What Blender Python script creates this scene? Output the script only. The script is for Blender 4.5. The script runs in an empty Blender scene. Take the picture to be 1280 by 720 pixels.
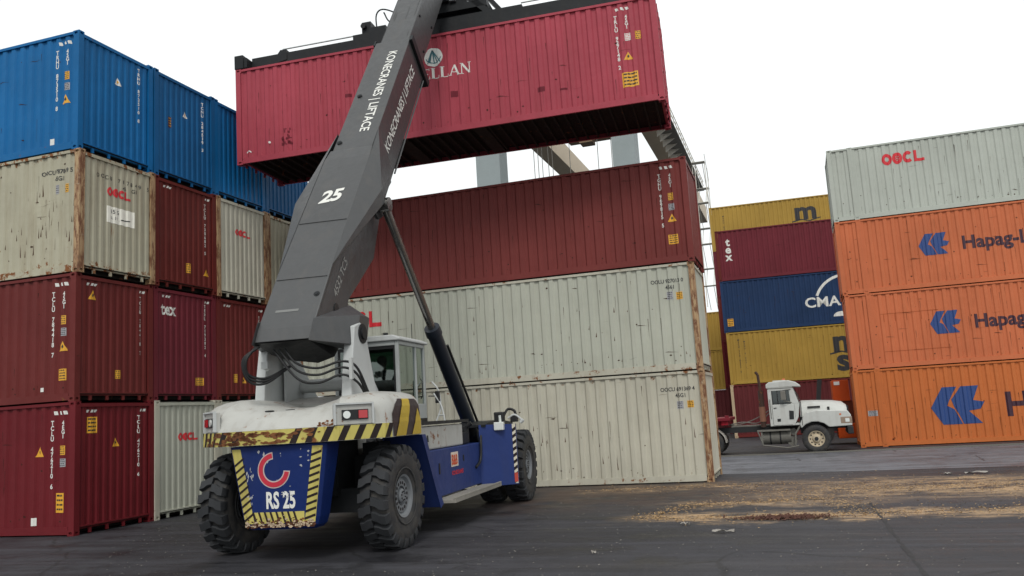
import bpy, bmesh, math, random
from mathutils import Vector, Matrix
random.seed(7)
S = bpy.context.scene
COL = S.collection
R = math.radians

# ------------------------------------------------------------------ camera
cam = bpy.data.cameras.new('camera'); co = bpy.data.objects.new('camera', cam); COL.objects.link(co)
S.camera = co
fw = Vector((-0.30570814, 0.94087291, 0.14594759)); rt = Vector((0.94658132, 0.31685384, -0.05989533)); up = Vector((0.10259795, -0.11984077, 0.98747752))
co.matrix_world = Matrix(((rt.x, up.x, -fw.x, 0), (rt.y, up.y, -fw.y, 0), (rt.z, up.z, -fw.z, 2.03), (0, 0, 0, 1)))
cam.sensor_width = 36; cam.lens = 1068.2 / 1280 * 36; cam.clip_end = 3000; cam.clip_start = 0.1

# ------------------------------------------------------------------ world, sun, exposure
w = bpy.data.worlds.new('World'); S.world = w; w.use_nodes = True
wn = w.node_tree; wn.nodes.clear()
wo = wn.nodes.new('ShaderNodeOutputWorld'); bg = wn.nodes.new('ShaderNodeBackground')
sky = wn.nodes.new('ShaderNodeTexSky'); sky.sky_type = 'NISHITA'; sky.sun_disc = False
SUN_EL, SUN_AZ = R(48), R(164)      # azimuth measured from +Y towards +X
sky.sun_elevation = SUN_EL; sky.sun_rotation = SUN_AZ; sky.dust_density = 4; sky.air_density = 1.0
hs = wn.nodes.new('ShaderNodeHueSaturation'); hs.inputs['Saturation'].default_value = 0.12
tc = wn.nodes.new('ShaderNodeTexCoord')
cn = wn.nodes.new('ShaderNodeTexNoise'); cn.inputs['Scale'].default_value = 1.6; cn.inputs['Detail'].default_value = 4
cr = wn.nodes.new('ShaderNodeMapRange'); cr.inputs['From Min'].default_value = .3; cr.inputs['From Max'].default_value = .7
cr.inputs['To Min'].default_value = 8.8; cr.inputs['To Max'].default_value = 12.8
cl = wn.nodes.new('ShaderNodeCombineColor')
mx = wn.nodes.new('ShaderNodeMix'); mx.data_type = 'RGBA'; mx.inputs['Factor'].default_value = .88   # a closed white cloud deck over the Nishita sky
sc_ = wn.nodes.new('ShaderNodeVectorMath'); sc_.operation = 'SCALE'; sc_.inputs[0].default_value = (0.962, 0.995, 1.0)
L = wn.links
L.new(sky.outputs[0], hs.inputs['Color']); L.new(hs.outputs[0], mx.inputs['A'])
L.new(tc.outputs['Generated'], cn.inputs['Vector']); L.new(cn.outputs['Fac'], cr.inputs['Value']); L.new(cr.outputs[0], sc_.inputs['Scale'])
L.new(sc_.outputs[0], mx.inputs['B']); L.new(mx.outputs['Result'], bg.inputs['Color'])
bg.inputs['Strength'].default_value = 0.105
L.new(bg.outputs[0], wo.inputs[0])
sl = bpy.data.lights.new('sun', 'SUN'); sl.energy = 1.5; sl.angle = R(18); sl.color = (1, .97, .92)
so = bpy.data.objects.new('sun', sl); COL.objects.link(so)
sd = Vector((math.sin(SUN_AZ) * math.cos(SUN_EL), math.cos(SUN_AZ) * math.cos(SUN_EL), math.sin(SUN_EL)))
so.rotation_euler = sd.to_track_quat('Z', 'Y').to_euler(); so.location = (0, -10, 40)
S.view_settings.view_transform = 'Standard'; S.view_settings.look = 'None'; S.view_settings.gamma = 1
S.view_settings.use_curve_mapping = False; S.view_settings.exposure = 0.0

# ------------------------------------------------------------------ material helpers
def lin(c):
    if isinstance(c, str): c = tuple(int(c[i:i+2], 16) / 255 for i in (0, 2, 4))
    return tuple(x / 12.92 if x < .04045 else ((x + .055) / 1.055) ** 2.4 for x in c)
MATS = {}
class NT:
    def __init__(s, name):
        s.m = bpy.data.materials.new(name); s.m.use_nodes = True; s.t = s.m.node_tree; s.b = s.t.nodes['Principled BSDF']
    def n(s, typ, ins=None, **kw):
        x = s.t.nodes.new(typ)
        for k, v in kw.items(): setattr(x, k, v)
        for k, v in (ins or {}).items():
            if isinstance(v, bpy.types.NodeSocket): s.t.links.new(v, x.inputs[k])
            else: x.inputs[k].default_value = v
        return x
    def pos(s): return s.n('ShaderNodeNewGeometry').outputs['Position']
    def obj(s): return s.n('ShaderNodeTexCoord').outputs['Object']
    def map(s, v, scale): return s.n('ShaderNodeMapping', {'Vector': v, 'Scale': scale}).outputs[0]
    def noise(s, v, scale, detail=4, rough=.55): return s.n('ShaderNodeTexNoise', {'Vector': v, 'Scale': scale, 'Detail': detail, 'Roughness': rough}).outputs['Fac']
    def rng(s, v, a, b, c=0., d=1.): return s.n('ShaderNodeMapRange', {'Value': v, 'From Min': a, 'From Max': b, 'To Min': c, 'To Max': d}).outputs[0]
    def mix(s, f, a, b, bt='MIX'):
        x = s.n('ShaderNodeMix', data_type='RGBA', blend_type=bt)
        for k, v in (('Factor', f), ('A', a), ('B', b)):
            if isinstance(v, bpy.types.NodeSocket): s.t.links.new(v, x.inputs[k])
            else: x.inputs[k].default_value = v if k == 'Factor' else (*v, 1)[:4]
        return x.outputs['Result']
    def math(s, op, a, b=0.):
        x = s.n('ShaderNodeMath', operation=op)
        for i, v in enumerate((a, b)):
            if isinstance(v, bpy.types.NodeSocket): s.t.links.new(v, x.inputs[i])
            else: x.inputs[i].default_value = v
        return x.outputs[0]
    def out(s, color=None, rough=None, bump=None, bs=.2, bd=.02, metal=None):
        for k, v in (('Base Color', color), ('Roughness', rough), ('Metallic', metal)):
            if v is None: continue
            if isinstance(v, bpy.types.NodeSocket): s.t.links.new(v, s.b.inputs[k])
            else: s.b.inputs[k].default_value = (*v, 1) if k == 'Base Color' else v
        if bump is not None:
            b = s.n('ShaderNodeBump', {'Height': bump, 'Strength': bs, 'Distance': bd}); s.t.links.new(b.outputs[0], s.b.inputs['Normal'])
        return s.m

def paint(name, col, rough=.45, rust=.25, streak=.35, fade=.18, rustcol=(.15, .062, .026), edge=0., metal=0., dirt=None, spec=.16):
    """weathered paint: faded patches, vertical dirt runs, rust spots and rust runs. edge > 0: more rust near a container's bottom and top"""
    if name in MATS: return MATS[name]
    s = NT(name); P = s.pos(); c = lin(col); dirt = dirt or tuple(x*.45+.006 for x in c)
    n1 = s.noise(P, .55, 5); n2 = s.noise(P, 6, 6, .65); n3 = s.noise(s.map(P, (2.6, 2.6, .28)), 1.6, 6, .6)
    lo = tuple(x * (1 - fade) for x in c); hi = tuple(min(1, x * (1 + fade * .6) ) for x in c)
    a = s.mix(s.rng(n1, .3, .7), lo, hi)
    a = s.mix(s.rng(n2, .35, .75, 0, .22 * (fade + .3)), a, tuple(x * .6 for x in c))
    a = s.mix(s.rng(n3, .5, .8, 0, streak), a, dirt)
    if rust > 0:
        r1 = s.noise(P, 3.1, 8, .68); r2 = s.noise(s.map(P, (5, 5, .45)), 1.7, 7, .66)
        t = .80 - .34 * rust
        m = s.math('MAXIMUM', s.rng(r1, t, t + .05), s.rng(r2, t + .02, t + .10, 0, .85))
        if edge > 0:
            z = s.n('ShaderNodeSeparateXYZ', {0: s.obj()}).outputs[2]
            e = s.math('MAXIMUM', s.rng(z, .55, .15), s.rng(z, 2.55, 2.8))
            m2 = s.rng(s.math('ADD', s.noise(P, 5, 7, .7), s.math('MULTIPLY', e, .16 * edge)), .72, .77)
            m = s.math('MAXIMUM', m, m2)
        rc = s.mix(s.noise(P, 14, 4), rustcol, tuple(min(1, x * 1.6) for x in rustcol))
        a = s.mix(m, a, rc)
        ro = s.math('ADD', s.math('MULTIPLY', m, .4), s.rng(n2, .3, .7, rough - .06, rough + .1))
    else: ro = s.rng(n2, .3, .7, rough - .06, rough + .1)
    s.out(a, ro, s.math('ADD', s.math('MULTIPLY', s.noise(P, 9, 5), .4), s.math('MULTIPLY', s.noise(P, 1.4, 3), 3.)), .35, .02, metal)
    s.b.inputs['Specular IOR Level'].default_value = spec
    MATS[name] = s.m; return s.m

def rusty_post(name, base='ae9470'):
    s = NT(name); P = s.pos(); c = lin(base)
    n1 = s.noise(s.map(P, (9, 9, .55)), 2.2, 7, .7); n2 = s.noise(s.map(P, (5, 5, 1.2)), 2.5, 7, .72); n3 = s.noise(P, 9, 6, .7)
    a = s.mix(s.rng(n1, .40, .60), c, (.30, .17, .085)); a = s.mix(s.rng(n2, .47, .57), a, (.15, .06, .026)); a = s.mix(s.rng(n1, .60, .68, 0, .9), a, (.05, .025, .015))
    a = s.mix(s.rng(n3, .6, .7, 0, .7), a, (.42, .36, .26)); MATS[name] = s.out(a, .75, n1, .4, .01); return s.m
def plain(name, col, rough=.5, metal=0., var=.15, scale=8, bump=.15):
    if name in MATS: return MATS[name]
    s = NT(name); P = s.pos(); c = lin(col); n = s.noise(P, scale, 5, .6)
    s.out(s.mix(n, tuple(x * (1 - var) for x in c), tuple(min(1, x * (1 + var)) for x in c)), s.rng(n, .3, .7, max(0, rough - .08), rough + .08), n, bump, .01, metal)
    MATS[name] = s.m; return s.m

def hazard(name, ca, cb, period=.3, axis=(1, 0, 1), rust=.3):
    pass

def glass(name, tint, mixf=.35):
    s = NT(name); t = s.t
    tr = s.n('ShaderNodeBsdfTransparent', {'Color': (*tint, 1)}); gl = s.n('ShaderNodeBsdfGlossy', {'Color': (.8, .85, .83, 1), 'Roughness': .03})
    fr = s.n('ShaderNodeLayerWeight', {'Blend': mixf}); mxs = s.n('ShaderNodeMixShader', {0: s.rng(fr.outputs['Facing'], 0, 1, .09, .8), 1: tr.outputs[0], 2: gl.outputs[0]})
    t.links.new(mxs.outputs[0], t.nodes['Material Output'].inputs[0]); return s.m

def glow_lens(name, col, rough=.15):
    s = NT(name); s.out(lin(col), rough); s.b.inputs['Coat Weight'].default_value = .8; return s.m

# ------------------------------------------------------------------ mesh helpers
class MB:
    def __init__(s): s.v = []; s.f = []; s.m = []; s.cur = 0
    def add(s, vs, fs):
        o = len(s.v); s.v += [tuple(v) for v in vs]; s.f += [tuple(i + o for i in f) for f in fs]; s.m += [s.cur] * len(fs); return s
    def box(s, x0, x1, y0, y1, z0, z1, b=0):
        if b <= 0:
            return s.add([(x0,y0,z0),(x1,y0,z0),(x1,y1,z0),(x0,y1,z0),(x0,y0,z1),(x1,y0,z1),(x1,y1,z1),(x0,y1,z1)],
                  [(0,3,2,1),(4,5,6,7),(0,1,5,4),(1,2,6,5),(2,3,7,6),(3,0,4,7)])
        bm = bmesh.new(); bmesh.ops.create_cube(bm, size=1)
        for v in bm.verts: v.co = Vector(((x0+x1)/2 + v.co.x*(x1-x0), (y0+y1)/2 + v.co.y*(y1-y0), (z0+z1)/2 + v.co.z*(z1-z0)))
        bmesh.ops.bevel(bm, geom=bm.edges[:], offset=b, segments=2, affect='EDGES', profile=.6)
        bm.verts.index_update(); s.add([v.co for v in bm.verts], [[v.index for v in f.verts] for f in bm.faces]); bm.free(); return s
    def prism(s, poly, axis, a, b):
        """poly: 2D outline; axis x: (y,z), axis y: (x,z), axis z: (x,y); extruded from a to b"""
        def P(p, t): return (t, p[0], p[1]) if axis == 'x' else (p[0], t, p[1]) if axis == 'y' else (p[0], p[1], t)
        n = len(poly); vs = [P(p, a) for p in poly] + [P(p, b) for p in poly]
        return s.add(vs, [tuple(range(n))[::-1], tuple(range(n, 2*n))] + [(i, (i+1) % n, n+(i+1) % n, n+i) for i in range(n)])
    def tube(s, p0, p1, r0, r1=None, n=12, cap=True):
        r1 = r0 if r1 is None else r1; p0 = Vector(p0); p1 = Vector(p1); d = (p1-p0).normalized()
        a = d.orthogonal().normalized(); b = d.cross(a)
        vs = [p0 + r0*(a*math.cos(t)+b*math.sin(t)) for t in [2*math.pi*i/n for i in range(n)]] + [p1 + r1*(a*math.cos(t)+b*math.sin(t)) for t in [2*math.pi*i/n for i in range(n)]]
        fs = [(i, (i+1) % n, n+(i+1) % n, n+i) for i in range(n)]
        if cap: fs += [tuple(range(n))[::-1], tuple(range(n, 2*n))]
        return s.add(vs, fs)
    def path(s, pts, r, n=8):
        pts = [Vector(p) for p in pts]; rings = []; a = None
        for i, p in enumerate(pts):
            d = (pts[min(i+1, len(pts)-1)] - pts[max(i-1, 0)]).normalized()
            a = d.orthogonal().normalized() if a is None else (a - d*a.dot(d)).normalized()
            b = d.cross(a); rings.append([p + r*(a*math.cos(2*math.pi*k/n)+b*math.sin(2*math.pi*k/n)) for k in range(n)])
        vs = [v for ring in rings for v in ring]; fs = []
        for i in range(len(pts)-1): fs += [(i*n+k, i*n+(k+1) % n, (i+1)*n+(k+1) % n, (i+1)*n+k) for k in range(n)]
        fs += [tuple(range(n))[::-1], tuple(range((len(pts)-1)*n, len(pts)*n))]
        return s.add(vs, fs)
    def curve(s, ctrl, r, n=8, seg=8):
        """smooth tube through control points (Catmull-Rom)"""
        c = [Vector(p) for p in ctrl]; c = [2*c[0]-c[1]] + c + [2*c[-1]-c[-2]]; pts = []
        for i in range(1, len(c)-2):
            for k in range(seg):
                t = k/seg; pts.append(.5*((2*c[i]) + (c[i+1]-c[i-1])*t + (2*c[i-1]-5*c[i]+4*c[i+1]-c[i+2])*t*t + (3*c[i]-c[i-1]-3*c[i+1]+c[i+2])*t**3))
        pts.append(c[-2]); return s.path(pts, r, n)
    def lathe(s, prof, axis='x', c=(0, 0, 0), n=40):
        """prof: (t along axis, radius)"""
        vs = []
        for t, r in prof:
            for k in range(n):
                a = 2*math.pi*k/n; u, v = r*math.cos(a), r*math.sin(a)
                vs.append((c[0]+t, c[1]+u, c[2]+v) if axis == 'x' else (c[0]+v, c[1]+t, c[2]+u) if axis == 'y' else (c[0]+u, c[1]+v, c[2]+t))
        fs = [(i*n+k, i*n+(k+1) % n, (i+1)*n+(k+1) % n, (i+1)*n+k) for i in range(len(prof)-1) for k in range(n)]
        return s.add(vs, fs)
    def xf(s, M):
        s.v = [tuple(M @ Vector(v)) for v in s.v]; return s
    def mesh(s, name, smooth=None):
        me = bpy.data.meshes.new(name); me.from_pydata(s.v, [], s.f)
        bm = bmesh.new(); bm.from_mesh(me); bmesh.ops.recalc_face_normals(bm, faces=bm.faces[:]) ; bm.to_mesh(me); bm.free()
        if any(s.m):
            me.polygons.foreach_set('material_index', s.m)
        if smooth is not None:
            me.polygons.foreach_set('use_smooth', [True]*len(me.polygons))
            me.set_sharp_from_angle(angle=R(smooth))
        me.update(); return me

def put(name, me, mats, parent=None, loc=None, label=None, bevel=0):
    if isinstance(me, MB): me = me.mesh(name)
    o = bpy.data.objects.new(name, me); COL.objects.link(o)
    if not isinstance(mats, (list, tuple)): mats = [mats]
    while len(me.materials) < len(mats): me.materials.append(mats[len(me.materials)])
    for i, m in enumerate(mats):
        o.material_slots[i].link = 'OBJECT'; o.material_slots[i].material = m
    if parent: o.parent = parent
    if loc: o.location = loc
    if label: o['label'] = label
    if bevel:
        b = o.modifiers.new('bevel', 'BEVEL'); b.width = bevel; b.segments = 2; b.limit_method = 'ANGLE'; b.angle_limit = R(35)
    return o
def thing(name, label, cat, loc=(0, 0, 0), rot=(0, 0, 0), group=None):
    o = bpy.data.objects.new(name, None); COL.objects.link(o); o.location = loc; o.rotation_euler = rot
    o.empty_display_size = .3; o['label'] = label; o['category'] = cat
    if group: o['group'] = group
    return o
def tagm(o, label, cat, group=None):
    o['label'] = label; o['category'] = cat
    if group: o['group'] = group
    return o
def struct(name, mb, mat):
    o = put(name, mb, mat); o['kind'] = 'structure'; return o

# ------------------------------------------------------------------ lettering and flat marks
_TC = {}
def glyphs(text, size, bold=0., spacing=1., squash=1., shear=0., align='LEFT'):
    """outlines of lettering as 2D verts and faces; size = height of a capital"""
    key = (text, size, bold, spacing, squash, shear, align)
    if key in _TC: return _TC[key]
    cu = bpy.data.curves.new('lettering', 'FONT'); cu.body = text; cu.size = size / .73; cu.offset = bold * size; cu.space_character = spacing
    cu.shear = shear; cu.resolution_u = 3; cu.align_x = align; cu.fill_mode = 'FRONT'
    o = bpy.data.objects.new('lettering', cu); COL.objects.link(o); dg = bpy.context.evaluated_depsgraph_get()
    me = o.evaluated_get(dg).to_mesh()
    r = ([(v.co.x*squash, v.co.y) for v in me.vertices], [tuple(p.vertices) for p in me.polygons])
    o.evaluated_get(dg).to_mesh_clear(); bpy.data.objects.remove(o); bpy.data.curves.remove(cu)
    _TC[key] = r; return r
class Art:
    """flat artwork in (u, v), several materials"""
    def __init__(s): s.v = []; s.f = []; s.m = []
    def poly(s, pts, m=0):
        o = len(s.v); s.v += list(pts); s.f.append(tuple(range(o, o+len(pts)))); s.m.append(m); return s
    def rect(s, a, b, c, d, m=0): return s.poly([(a, c), (b, c), (b, d), (a, d)], m)
    def text(s, t, u, v, size, m=0, **k):
        vs, fs = glyphs(t, size, **k); o = len(s.v); s.v += [(x+u, y+v) for x, y in vs]; s.f += [tuple(i+o for i in f) for f in fs]; s.m += [m]*len(fs); return s
    def vtext(s, t, u, v, size, step, m=0, **k):
        for i, ch in enumerate(t):
            if ch != ' ': s.text(ch, u, v - i*step, size, m, align='CENTER', **k)
        return s
    def arc(s, cx, cy, r0, r1, a0, a1, n=24, m=0, ex=1.):
        for i in range(n):
            t0 = R(a0+(a1-a0)*i/n); t1 = R(a0+(a1-a0)*(i+1)/n)
            s.poly([(cx+r0*ex*math.cos(t0), cy+r0*math.sin(t0)), (cx+r1*ex*math.cos(t0), cy+r1*math.sin(t0)), (cx+r1*ex*math.cos(t1), cy+r1*math.sin(t1)), (cx+r0*ex*math.cos(t1), cy+r0*math.sin(t1))], m)
        return s
    def disc(s, cx, cy, r, n=28, m=0): return s.poly([(cx+r*math.cos(2*math.pi*i/n), cy+r*math.sin(2*math.pi*i/n)) for i in range(n)], m)
    def line(s, a, b, w, m=0):
        d = Vector((b[0]-a[0], b[1]-a[1])).normalized(); n = Vector((-d.y, d.x))*w/2
        return s.poly([(a[0]-n.x, a[1]-n.y), (b[0]-n.x, b[1]-n.y), (b[0]+n.x, b[1]+n.y), (a[0]+n.x, a[1]+n.y)], m)
    def place(s, name, mats, parent, fn, breaks=None, lift=.0015, label=None, vbreaks=()):
        """fn(u, v, lift) -> point; faces of later materials lie a little further out; breaks: u where the surface bends"""
        bm = bmesh.new(); vs = [bm.verts.new((x, y, 0)) for x, y in s.v]
        for f, m in zip(s.f, s.m):
            try: q = bm.faces.new([vs[i] for i in f]); q.material_index = m
            except ValueError: pass
        if not bm.faces: bm.free(); return None
        bmesh.ops.triangulate(bm, faces=[f for f in bm.faces if len(f.verts) > 4])
        for f in bm.faces:
            if f.normal.z < 0: f.normal_flip()
        if breaks:
            for b in breaks(min(x for x, _ in s.v), max(x for x, _ in s.v)):
                bmesh.ops.bisect_plane(bm, geom=bm.verts[:]+bm.edges[:]+bm.faces[:], plane_co=(b, 0, 0), plane_no=(1, 0, 0))
        for b in vbreaks: bmesh.ops.bisect_plane(bm, geom=bm.verts[:]+bm.edges[:]+bm.faces[:], plane_co=(0, b, 0), plane_no=(0, 1, 0))
        lv = {v: max((f.material_index for f in v.link_faces), default=0) for v in bm.verts}
        for v in bm.verts: v.co = fn(v.co.x, v.co.y, lift*(1+lv[v]*1.2))
        me = bpy.data.meshes.new(name); bm.to_mesh(me); bm.free()
        return put(name, me, mats, parent, label=label)
def plane_fn(o, u, v):
    o = Vector(o); u = Vector(u).normalized(); v = Vector(v).normalized(); n = u.cross(v)
    return lambda a, b, l: o + u*a + v*b + n*l

INK_W = plain('white_lettering', 'd8d8d2', .6, var=.12, scale=30); INK_K = plain('black_lettering', '26262a', .6); INK_R = plain('red_lettering', 'c8222e', .5)
INK_Y = plain('yellow_sticker', 'd9a02a', .5); INK_B = plain('blue_lettering', '23417a', .5, var=.08); INK_BR = plain('dark_plum_lettering', '3a1c2c', .5)
INK_G = plain('grey_sticker', '9c9ca0', .5)

# ------------------------------------------------------------------ ground
def asphalt(name, base, dark, warm=0., lines=True):
    s = NT(name); P = s.pos()
    n1 = s.noise(P, .16, 6, .6); n2 = s.noise(s.map(P, (.35, 1.9, 1)), .9, 7, .65); n3 = s.noise(P, 42, 4, .75); n4 = s.noise(P, 2.2, 6, .7); n5 = s.noise(s.map(P, (.12, 6, 1)), .8, 5, .6); n6 = s.noise(P, .7, 8, .75)
    a = s.mix(s.rng(n1, .40, .60), lin(dark), lin(base))
    a = s.mix(s.rng(n2, .45, .72, 0, .55), a, tuple(x*1.7 for x in lin(base)))
    a = s.mix(s.rng(n4, .52, .7, 0, .5), a, tuple(x*.6 for x in lin(dark)))
    a = s.mix(s.rng(n3, .5, .75, 0, .35), a, tuple(x*2.2 for x in lin(base)))
    a = s.mix(s.rng(n3, .5, .25, 0, .4), a, tuple(x*.4 for x in lin(dark)))
    a = s.mix(s.rng(n5, .50, .64, 0, .45), a, tuple(x*1.9 for x in lin(base)))
    a = s.mix(s.rng(n6, .50, .62, 0, .65), a, tuple(x*.45 for x in lin(dark)))
    n7 = s.noise(s.n('ShaderNodeMapping', {'Vector': P, 'Rotation': (0, 0, .55), 'Scale': (.10, 5, 1)}).outputs[0], .9, 5, .6)
    a = s.mix(s.rng(n7, .55, .66, 0, .5), a, tuple(x*.45 for x in lin(dark)))
    vo = s.n('ShaderNodeTexVoronoi', {'Vector': s.mix(.22, P, s.n('ShaderNodeTexNoise', {'Vector': P, 'Scale': 1.6, 'Detail': 6}).outputs['Color']), 'Scale': .42}, feature='DISTANCE_TO_EDGE')
    ck = s.math('MULTIPLY', s.rng(vo.outputs['Distance'], .012, .003), s.rng(n1, .47, .52))
    a = s.mix(s.math('MULTIPLY', ck, .75), a, (.008, .008, .009))
    if warm:    # trodden straw and sand: follows where the debris lies
        X = s.n('ShaderNodeSeparateXYZ', {0: P}); x, y = X.outputs[0], X.outputs[1]
        wob = s.math('MULTIPLY', s.math('SUBTRACT', s.noise(P, .9, 5, .6), .5), 2.4)
        yy = s.math('ADD', y, wob)
        def band(c, w_, x0, x1, k=1.):
            d = s.math('ABSOLUTE', s.math('SUBTRACT', yy, c))
            m = s.rng(d, w_, w_*.15); m = s.math('MULTIPLY', m, s.rng(x, x0-.8, x0+.8)); m = s.math('MULTIPLY', m, s.rng(x, x1+1, x1-1)); return s.math('MULTIPLY', m, k)
        m = band(16.0, .8, -2.9, 9, 1.)
        for q in ((18.1, .8, -2.6, 1.2, .95), (19.8, 2.3, -1.4, 10, 1.), (21.6, 1.4, -5.6, 4.5, .95), (15.7, .35, -1.0, 1.2, 1.)): m = s.math('MAXIMUM', m, band(*q))
        fine = s.rng(s.noise(s.map(P, (1, 2.6, 1)), 2.8, 8, .72), .39, .52); fine = s.math('MULTIPLY', fine, s.rng(s.noise(s.map(P, (.6, 1.5, 1)), 1.1, 4, .6), .40, .50, .15, 1))
        m = s.math('MULTIPLY', m, fine)
        tan = s.mix(s.noise(P, 12, 4), (.27, .165, .085), (.56, .39, .22))
        a = s.mix(m, a, tan)
        # rusty brown earth round the stack's foot
        d2 = s.math('MULTIPLY', s.rng(s.math('ABSOLUTE', s.math('SUBTRACT', yy, 20.6)), 4.2, 1.2), s.math('MULTIPLY', s.rng(x, -9, -6), s.rng(x, 3.5, -.5)))
        a = s.mix(s.math('MULTIPLY', d2, s.rng(s.noise(P, 1.3, 7, .7), .36, .54, 0, .85)), a, (.060, .036, .026))
    rough = s.math('SUBTRACT', s.rng(n2, .3, .7, .5, .85), s.rng(n6, .5, .62, 0, .16))
    return s.out(a, rough, s.math('ADD', s.math('MULTIPLY', n3, .5), n4), .55, .018)
g = MB(); g.add([(-900, -300, 0), (900, -300, 0), (900, 1500, 0), (-900, 1500, 0)], [(0, 1, 2, 3)])
struct('ground', g, asphalt('yard_asphalt', '2f2f34', '1c1c20', warm=1))
g = MB(); N = 60; vs = []
for i in range(N+1):
    x = -70 + 160*i/N; vs += [(x, 25.2 - .12*(x+2) + .12*math.sin(x*1.7), .004), (x, 33.0 + .05*math.sin(x*.8), .004)]
g.add(vs, [(2*i, 2*i+2, 2*i+3, 2*i+1) for i in range(N)])
struct('road', g, asphalt('road_asphalt', '626368', '4e5056'))
# low raised edge of the paving behind the road
g = MB(); g.box(-70, 90, 33.03, 33.15, 0, .05); struct('kerb', g, plain('kerb_concrete', '6a6862', .8, scale=4))
# a sealed joint that runs away from the camera
g = MB(); rng = random.Random(3); vs = []
for i in range(41):
    y = 9.0 + 8.6*i/40; x = 1.12 - .012*(y-10) + rng.uniform(-.018, .018); wd = rng.uniform(.014, .035); vs += [(x-wd, y, .003), (x+wd, y, .003)]
g.add(vs, [(2*i, 2*i+1, 2*i+3, 2*i+2) for i in range(40)]); struct('pavement_joint', g, plain('joint_tar', '1c1d20', .7))
# loose straw
def scatter(name, n, fn, mat, kind, smin, smax, seed, flat=.25):
    rg = random.Random(seed); m = MB()
    for _ in range(n):
        x, y = fn(rg); l = rg.uniform(smin, smax); wd = l*rg.uniform(.12, .4); a = rg.uniform(0, math.pi); h = .006 + rg.random()*.015
        dx, dy = math.cos(a)*l/2, math.sin(a)*l/2; ex, ey = -math.sin(a)*wd/2, math.cos(a)*wd/2; t = rg.uniform(0, flat)*l
        m.add([(x-dx-ex, y-dy-ey, h), (x+dx-ex, y+dy-ey, h+t), (x+dx+ex, y+dy+ey, h+t), (x-dx+ex, y-dy+ey, h+.01)], [(0, 1, 2, 3)])
    o = put(name, m, mat); o['kind'] = 'stuff'; return o
LN = [((-2.9, 15.9), (-2.35, 17.7), .12, 5), ((-2.35, 17.8), (.3, 18.5), .22, 9), ((-2.9, 15.8), (.8, 15.9), .22, 10), ((.8, 16.0), (3.9, 16.3), .32, 7), ((-1.8, 19.9), (5.0, 20.2), .75, 16), ((-5.2, 21.5), (-.4, 21.9), .3, 7), ((.3, 18.6), (1.0, 15.9), .3, 4), ((0, 21.3), (5, 19), .8, 8)]
def straw_xy(rg):
    t = rg.random()*sum(l[3] for l in LN)
    for a, b, s_, w_ in LN:
        t -= w_
        if t <= 0: break
    k = rg.random(); cl_ = .6+.8*abs(math.sin(k*19)); return a[0]+(b[0]-a[0])*k + rg.gauss(0, .2), a[1]+(b[1]-a[1])*k + rg.gauss(0, s_*cl_*(.6 if rg.random() < .6 else 1.6)) + .14*math.sin(k*23)
tagm(scatter('straw', 6500, straw_xy, plain('straw', 'a98b62', .9, var=.45, scale=9), 'stuff', .008, .05, 5, .08), 'trampled pale straw scattered in bands on the dark asphalt', 'straw')
tagm(scatter('bark_litter', 1300, lambda r_: (r_.gauss(-.45, .35), r_.gauss(15.65, .13)), plain('bark_litter', '4a2b20', .9, var=.4, scale=20), 'stuff', .02, .08, 6, .6), 'dark reddish brown bark crumbs heaped on the straw in front', 'bark litter')
def scrap(x, y, sx, sy, label, cat='litter', seed=0):
    rg = random.Random(seed); m = MB(); n = 7
    vs = [(x+(i/(n-1)-.5)*sx + rg.uniform(-.01, .01), y+(j/3-.5)*sy + rg.uniform(-.01, .01), .012+rg.random()*.05) for i in range(n) for j in range(4)]
    m.add(vs, [(i*4+j, (i+1)*4+j, (i+1)*4+j+1, i*4+j+1) for i in range(n-1) for j in range(3)])
    tagm(put('paper_scrap', m, plain('scrap_white', '928d86', .7)), label, cat, 'scraps lying on the asphalt')
scrap(3.15, 22.9, .16, .14, 'small crumpled white scrap left of the longer torn white sheet', seed=1)
scrap(3.75, 22.9, .5, .15, 'long torn white sheet lying beyond the straw at right', seed=2)
scrap(-2.05, 15.0, .16, .07, 'small pale flake on dark asphalt nearest the straw corner', seed=3)
scrap(-1.35, 14.1, .34, .06, 'flat pale scrap on the bare asphalt in front of the straw', seed=4)
scrap(-3.0, 12.25, .07, .06, 'tiny white crumb nearest the camera on the asphalt', seed=5)

def grit_xy(r_):
    while True:
        x, y = r_.uniform(-14, 7), 9.5 + 15*r_.random()**1.6
        if not (-10 < x < -5.5 and y > 11) and x > -y*.95: return x, y
tagm(scatter('grit', 2600, grit_xy, plain('grit_stone', '77736c', .9, var=.6, scale=6), 'stuff', .006, .028, 12, .5), 'loose grit and tiny stones strewn over the asphalt in front', 'grit')
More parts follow.
